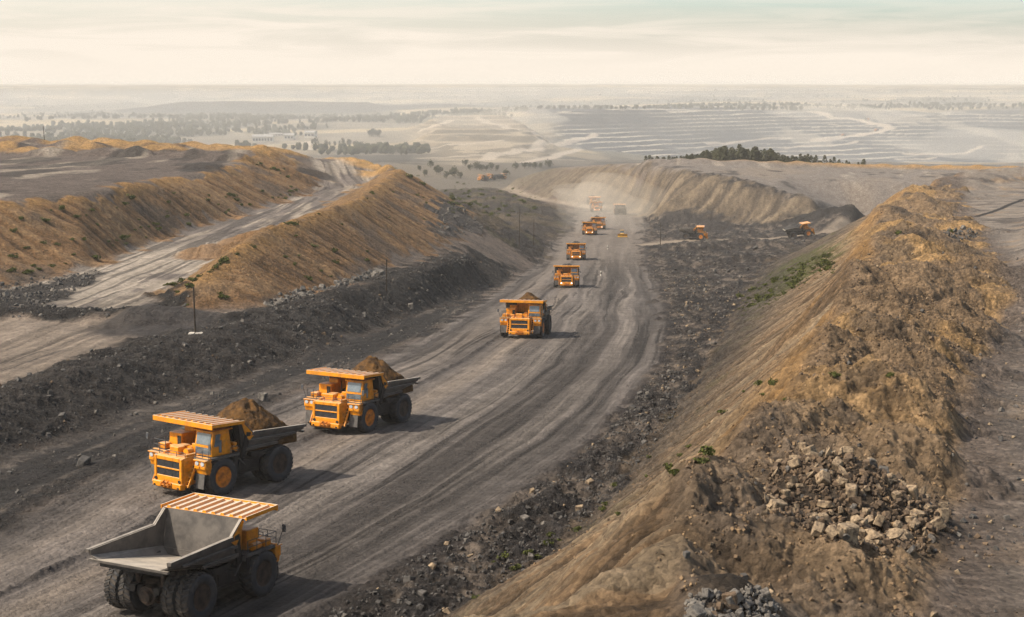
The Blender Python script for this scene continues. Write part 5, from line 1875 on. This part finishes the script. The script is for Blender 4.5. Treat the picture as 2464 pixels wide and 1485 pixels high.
for (x, y) in spots:
    h_ = gw.uniform(7, 15) * (1 - .35 * (y > 5000))
    sV = BV * np.array([h_ * .42, h_ * .42, h_ * .55]) * gw.uniform(.75, 1.3, (1, 3)) + np.array([x, y, zat(x, y) + h_ * .45])
    FW.add(sV, BF_)
tag(FW.build('far_woods', [M['pine']]), 'far woods scattered over the hazy plain', 'woods', None, 'stuff')


# ------------------------------------------------------------------ buildings in the valley
def shed(u, v, wpx, hpx, depth, ang, label, nwin):
    p = hit(u, v)
    k = K * p[1] / FPX
    wd, ht = wpx * k, hpx * k
    r = empty('warehouse', (p[0], p[1], zat(p[0], p[1])))
    r.rotation_euler = (0, 0, ang)
    MB().box(-wd / 2, wd / 2, 0, depth, -3, ht).build('wall', M['white'], r)
    MB().hexa([(-wd / 2 - 1, -1, ht + .02), (wd / 2 + 1, -1, ht + .02), (wd / 2 + 1, depth + 1, ht + .02), (-wd / 2 - 1, depth + 1, ht + .02),
               (-wd / 2 - 1, depth * .45, ht * 1.35), (wd / 2 + 1, depth * .45, ht * 1.35), (wd / 2 + 1, depth * .55, ht * 1.35), (-wd / 2 - 1, depth * .55, ht * 1.35)]).build('roof', M['roof'], r)
    for i in range(nwin):
        x = -wd / 2 + wd * (i + .5) / nwin
        MB().box(x - wd * .32 / nwin, x + wd * .32 / nwin, -.2, .1, ht * .30, ht * .72).build('window', M['grille'], r)
    tag(r, label, 'warehouse', 'sheds in the valley')


shed(632, 343, 48, 14, 45, .10, 'long pale shed with dark windows in the hazy valley', 7)
shed(695, 336, 22, 11, 30, .05, 'smaller pale shed standing between two other valley sheds', 3)
shed(744, 331, 24, 12, 30, -.1, 'pale shed nearest the tall hazy trees in the valley', 3)
shed(665, 327, 60, 5, 40, .0, 'low wide pale hall behind the other valley sheds', 9)

# ------------------------------------------------------------------ posts
def pole(u, v, hpx, label, base=False, lean=0.0, arm=False):
    p = hit(u, v)
    k = K * p[1] / FPX
    ht = hpx * k
    w_ = max(.13, .9 * k)
    r = empty('utility_pole', p)
    r.rotation_euler = (0, lean, 0)
    MB().tube((0, 0, -.6), (0, 0, ht), w_, 10, w_ * .75).build('post', M['wood'], r)
    MB().tube((0, 0, ht - .02), (0, 0, ht + .14), w_ * 1.15, 10, w_ * .9).build('cap', M['dark'], r)
    if base:
        MB().box(-.9, 1.1, -.6, .6, -.3, .16, .05).build('base', M['concrete'], r)
    if arm:
        MB().bar((-.9, 0, ht * .90), (.9, 0, ht * .90), .10, .12).build('crossarm', M['wood'], r)
    tag(r, label, 'pole', 'poles')


pole(470, 803, 112, 'dark wooden pole on a pale concrete slab behind the rubble ridge', True, -.012)
pole(930, 701, 76, 'bare wooden pole at the back of the rubble ridge', False, .01)
pole(1249, 598, 96, 'tall pole on the rough dark ground left of the road bend', False, .02, True)
pole(1284, 590, 62, 'thin shorter pole beside the tall pole near the road bend', False, .01)
pole(1589, 592, 56, 'dark pole standing right of the haul road before the side road', False, 0, True)
pole(107, 337, 32, 'small leaning post among golden heaps on the upper terrace', False, -.05)
for (u, v, lab) in [(1462, 600, 'tiny white marker post on the haul road below the small yellow dozer'), (1446, 664, 'tiny striped marker post on the haul road beside the truck with lamps')]:
    p = hit(u, v)
    r = empty('marker_post', p)
    MB().tube((0, 0, -.2), (0, 0, 1.5), .22, 8, .18).build('post', M['white'], r)
    MB().tube((0, 0, .7), (0, 0, 1.05), .24, 8).build('band', M['dark'], r)
    tag(r, lab, 'marker post', 'road markers')

# ------------------------------------------------------------------ small dozer
dz_ = empty('bulldozer')
b = MB()
for s in (-1, 1):
    t_ = MB()
    t_.prism_y([(-1.9, .35), (-1.55, .05), (1.5, .05), (1.9, .45), (1.5, .95), (-1.5, .95)], s * .75, s * 1.35, .05)
    for k in range(9):
        x = -1.6 + .4 * k
        t_.box(x - .05, x + .05, s * .73, s * 1.37, .96, 1.02)
    t_.build('track', M['dark'], dz_)
MB().prism_y([(-1.8, .6), (1.9, .6), (1.9, 1.6), (.4, 1.75), (.3, 1.5), (-1.8, 1.6)], -.72, .72, .05).build('engine_cover', M['yellow'], dz_)
b = MB()
b.prism_y([(2.35, .1), (2.2, .6), (2.3, 1.1), (2.55, 1.45), (2.65, 1.45), (2.42, 1.1), (2.32, .6), (2.5, .1)], -2.05, 2.05)
bl = b.build('blade', M['yellow'], dz_)
for s in (-1, 1):
    MB().bar((2.3, s * 1.0, .5), (.2, s * 1.5, .5), .2).build('push_arm', M['yellow'], dz_)
cb = MB().prism_y([(-1.0, 1.55), (.35, 1.55), (.25, 2.75), (-.9, 2.75)], -.72, .72, .05).build('cab', M['dark'], dz_)
MB().box(-1.05, .4, -.82, .82, 2.76, 2.92, .04).build('roof', M['yellow'], cb)
MB().slab([(.372, -.6, 1.8), (.372, .6, 1.8), (.29, .6, 2.6), (.29, -.6, 2.6)], (1, 0, .1), .03).build('windscreen', M['glass'], cb)
MB().tube((.9, .3, 1.7), (.9, .3, 2.5), .07, 8).build('exhaust_pipe', M['dark'], dz_)
MB().bar((-1.8, 0, .9), (-2.6, 0, .5), .25, .5).build('ripper', M['dark'], dz_)
p = hit(1497, 570)
m_ = orient(dz_, p, toward(0), wb=1.4)
m_ = m_ @ Matrix.Scale(1.05, 4)
dz_.matrix_world = m_
tag(dz_, 'small yellow bulldozer with wide blade on the haul road right of the trucks', 'bulldozer')


# ------------------------------------------------------------------ dust hanging over the roads
def dust(c, r, dens, label, square=False, col=(.97, .90, .78, 1)):
    bm = bmesh.new()
    bmesh.ops.create_icosphere(bm, subdivisions=4, radius=1)
    g = random.Random(int(c[1]))
    if square:
        for v in bm.verts:
            n_ = (abs(v.co.x) ** 7 + abs(v.co.y) ** 7 + abs(v.co.z) ** 7) ** (1 / 7)
            v.co /= n_
    for v in ([] if square else bm.verts):
        q = v.co * 1.6 + Vector((c[0] * .01, 0, c[1] * .001))
        k = 1 + .22 * (math.sin(q.x * 2.3 + 1) * math.cos(q.y * 1.9) + .6 * math.sin(q.z * 3 + q.x * 2.7))
        v.co *= k
    for f in bm.faces:
        f.smooth = True
    me = bpy.data.meshes.new('dust')
    bm.to_mesh(me)
    bm.free()
    me.materials.append(volume_mat('dust', dens, col, 0.0))
    o = link('dust', me)
    o.location = c
    o.scale = r
    tag(o, label, 'dust', None, 'stuff')


def dust_at(u, v, r, dens, lift, label):
    p = hit(u, v)
    dust((p[0], p[1], p[2] + lift), r, dens, label)


def make_dust():
    dust_at(1465, 500, (36, 130, 8), .0032, 4, 'dust raised by the trucks at the bend of the haul road')
    dust_at(1440, 545, (24, 70, 6), .0022, 3, 'dust trailing behind the line of trucks')
    dust_at(1525, 488, (50, 110, 10), .0026, 5, 'dust drifting over the bend below the hillside')
    dust_at(1200, 296, (150, 260, 24), .0009, 4, 'pale dust over the hill road in the distance')
    dust_at(2010, 277, (220, 300, 22), .0010, 4, 'pale dust at the top of the winding far pit road')
    dust_at(2440, 360, (330, 420, 34), .0010, 5, 'pale dust over the near corner of the far pit')
    dust((0, 7700, 0), (9500, 6300, 72), VALLEY_D, 'thicker haze lying in the valley and far pits', True, (.85, .88, .90, 1))
# ------------------------------------------------------------------ sky, sun, air
SUN = Vector((-.66, -.12, .72)).normalized()
w = bpy.data.worlds.new('World')
SC.world = w
w.use_nodes = True
nt = w.node_tree
N, L = nt.nodes, nt.links
bg = N['Background']
sky = N.new('ShaderNodeTexSky')
sky.sky_type = 'NISHITA'
sky.sun_disc = False
sky.sun_elevation = math.asin(SUN.z)
sky.sun_rotation = math.atan2(SUN.x, SUN.y)
sky.air_density = 1.0
sky.dust_density = 3.0
sky.ozone_density = 1.0
# thin high cloud and the bright veil low over the horizon
tc = N.new('ShaderNodeTexCoord')
sep = N.new('ShaderNodeSeparateXYZ')
L.new(tc.outputs['Generated'], sep.inputs[0])
mp = N.new('ShaderNodeMapping')
mp.inputs['Scale'].default_value = (5.0, 5.0, 60.0)
L.new(tc.outputs['Generated'], mp.inputs['Vector'])
cn = N.new('ShaderNodeTexNoise')
cn.inputs['Scale'].default_value = 1.6
cn.inputs['Detail'].default_value = 6
cn.inputs['Roughness'].default_value = .58
cn.inputs['Distortion'].default_value = .6
L.new(mp.outputs['Vector'], cn.inputs['Vector'])


def math_node(op, a, b=None, c=None):
    n = N.new('ShaderNodeMath')
    n.operation = op
    n.use_clamp = op in ('MULTIPLY_ADD',)
    for i, q in enumerate((a, b, c)):
        if q is None:
            continue
        if isinstance(q, (int, float)):
            n.inputs[i].default_value = q
        else:
            L.new(q, n.inputs[i])
    return n.outputs[0]


def rng(val, a, b, c, d):
    n = N.new('ShaderNodeMapRange')
    n.interpolation_type = 'SMOOTHSTEP'
    for k, q in zip(('From Min', 'From Max', 'To Min', 'To Max'), (a, b, c, d)):
        n.inputs[k].default_value = q
    L.new(val, n.inputs['Value'])
    return n.outputs['Result']


veil = rng(sep.outputs['Z'], .010, .055, 1.0, .34)          # veil thins with height
side = rng(sep.outputs['X'], -.25, .35, .35, -.30)           # thicker towards the sun
cl = rng(cn.outputs['Fac'], .36, .66, -.17, .17)
fac = math_node('ADD', math_node('ADD', veil, math_node('MULTIPLY', side, rng(sep.outputs['Z'], .01, .05, 0, 1))), math_node('MULTIPLY', cl, rng(sep.outputs['Z'], .008, .03, .1, 1)))
facc = N.new('ShaderNodeClamp')
L.new(fac, facc.inputs['Value'])
high = rng(sep.outputs["Z"], .10, .5, 1.0, 0.55)
mixn = N.new('ShaderNodeMix')
mixn.data_type = 'RGBA'
L.new(math_node('MULTIPLY', facc.outputs[0], high), mixn.inputs['Factor'])
skyt = N.new('ShaderNodeMix')
skyt.data_type = 'RGBA'
skyt.blend_type = 'MULTIPLY'
skyt.inputs['Factor'].default_value = 1.0
L.new(sky.outputs['Color'], skyt.inputs['A'])
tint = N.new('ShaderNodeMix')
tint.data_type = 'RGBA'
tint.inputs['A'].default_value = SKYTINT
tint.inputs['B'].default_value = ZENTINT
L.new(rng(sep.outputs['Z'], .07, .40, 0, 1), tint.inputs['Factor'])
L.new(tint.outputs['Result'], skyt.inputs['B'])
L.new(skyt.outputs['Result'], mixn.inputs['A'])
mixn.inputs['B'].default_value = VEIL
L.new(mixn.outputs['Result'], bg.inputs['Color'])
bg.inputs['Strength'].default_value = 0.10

sl = bpy.data.lights.new('sun', 'SUN')
sl.energy = SUN_E
sl.angle = math.radians(.53)
sl.color = (1.0, .90, .76)
so = bpy.data.objects.new('sun', sl)
COL.objects.link(so)
so.rotation_euler = SUN.to_track_quat('Z', 'Y').to_euler()


def volume_mat(name, density, color, aniso):
    m = bpy.data.materials.new(name)
    m.use_nodes = True
    t = m.node_tree
    t.nodes.clear()
    out = t.nodes.new('ShaderNodeOutputMaterial')
    v = t.nodes.new('ShaderNodeVolumePrincipled')
    v.inputs['Color'].default_value = color
    v.inputs['Density'].default_value = density
    v.inputs['Anisotropy'].default_value = aniso
    t.links.new(v.outputs['Volume'], out.inputs['Volume'])
    return m


def box_mesh(name, x0, x1, y0, y1, z0, z1):
    V = np.array([(x, y, z) for z in (z0, z1) for y in (y0, y1) for x in (x0, x1)], float)
    Fq = np.array([(0, 2, 3, 1), (4, 5, 7, 6), (0, 1, 5, 4), (2, 6, 7, 3), (0, 4, 6, 2), (1, 3, 7, 5)])
    return mesh_np(name, V, Fq, False)


make_dust()
zmin = float(Z.min())
hz = bpy.data.objects.new('haze', box_mesh('haze', -19000, 19000, -60, 22000, zmin - 1.5, 106.0))
hz.data.materials.append(volume_mat('haze', HAZE_D, HAZE_C, HAZE_G))
COL.objects.link(hz)
tag(hz, 'pale dusty haze lying over the whole open pit', 'haze', None, 'stuff')

SC.cycles.volume_bounces = 3
SC.cycles.max_bounces = 6
SC.cycles.diffuse_bounces = 2
SC.cycles.glossy_bounces = 2
SC.cycles.transmission_bounces = 4
SC.cycles.use_denoising = True
SC.cycles.denoising_prefilter = 'FAST'
SC.cycles.use_adaptive_sampling = True
vs = SC.view_settings
vs.view_transform = 'Standard'
vs.look = 'None'
vs.exposure = 0.3
vs.gamma = 1.0
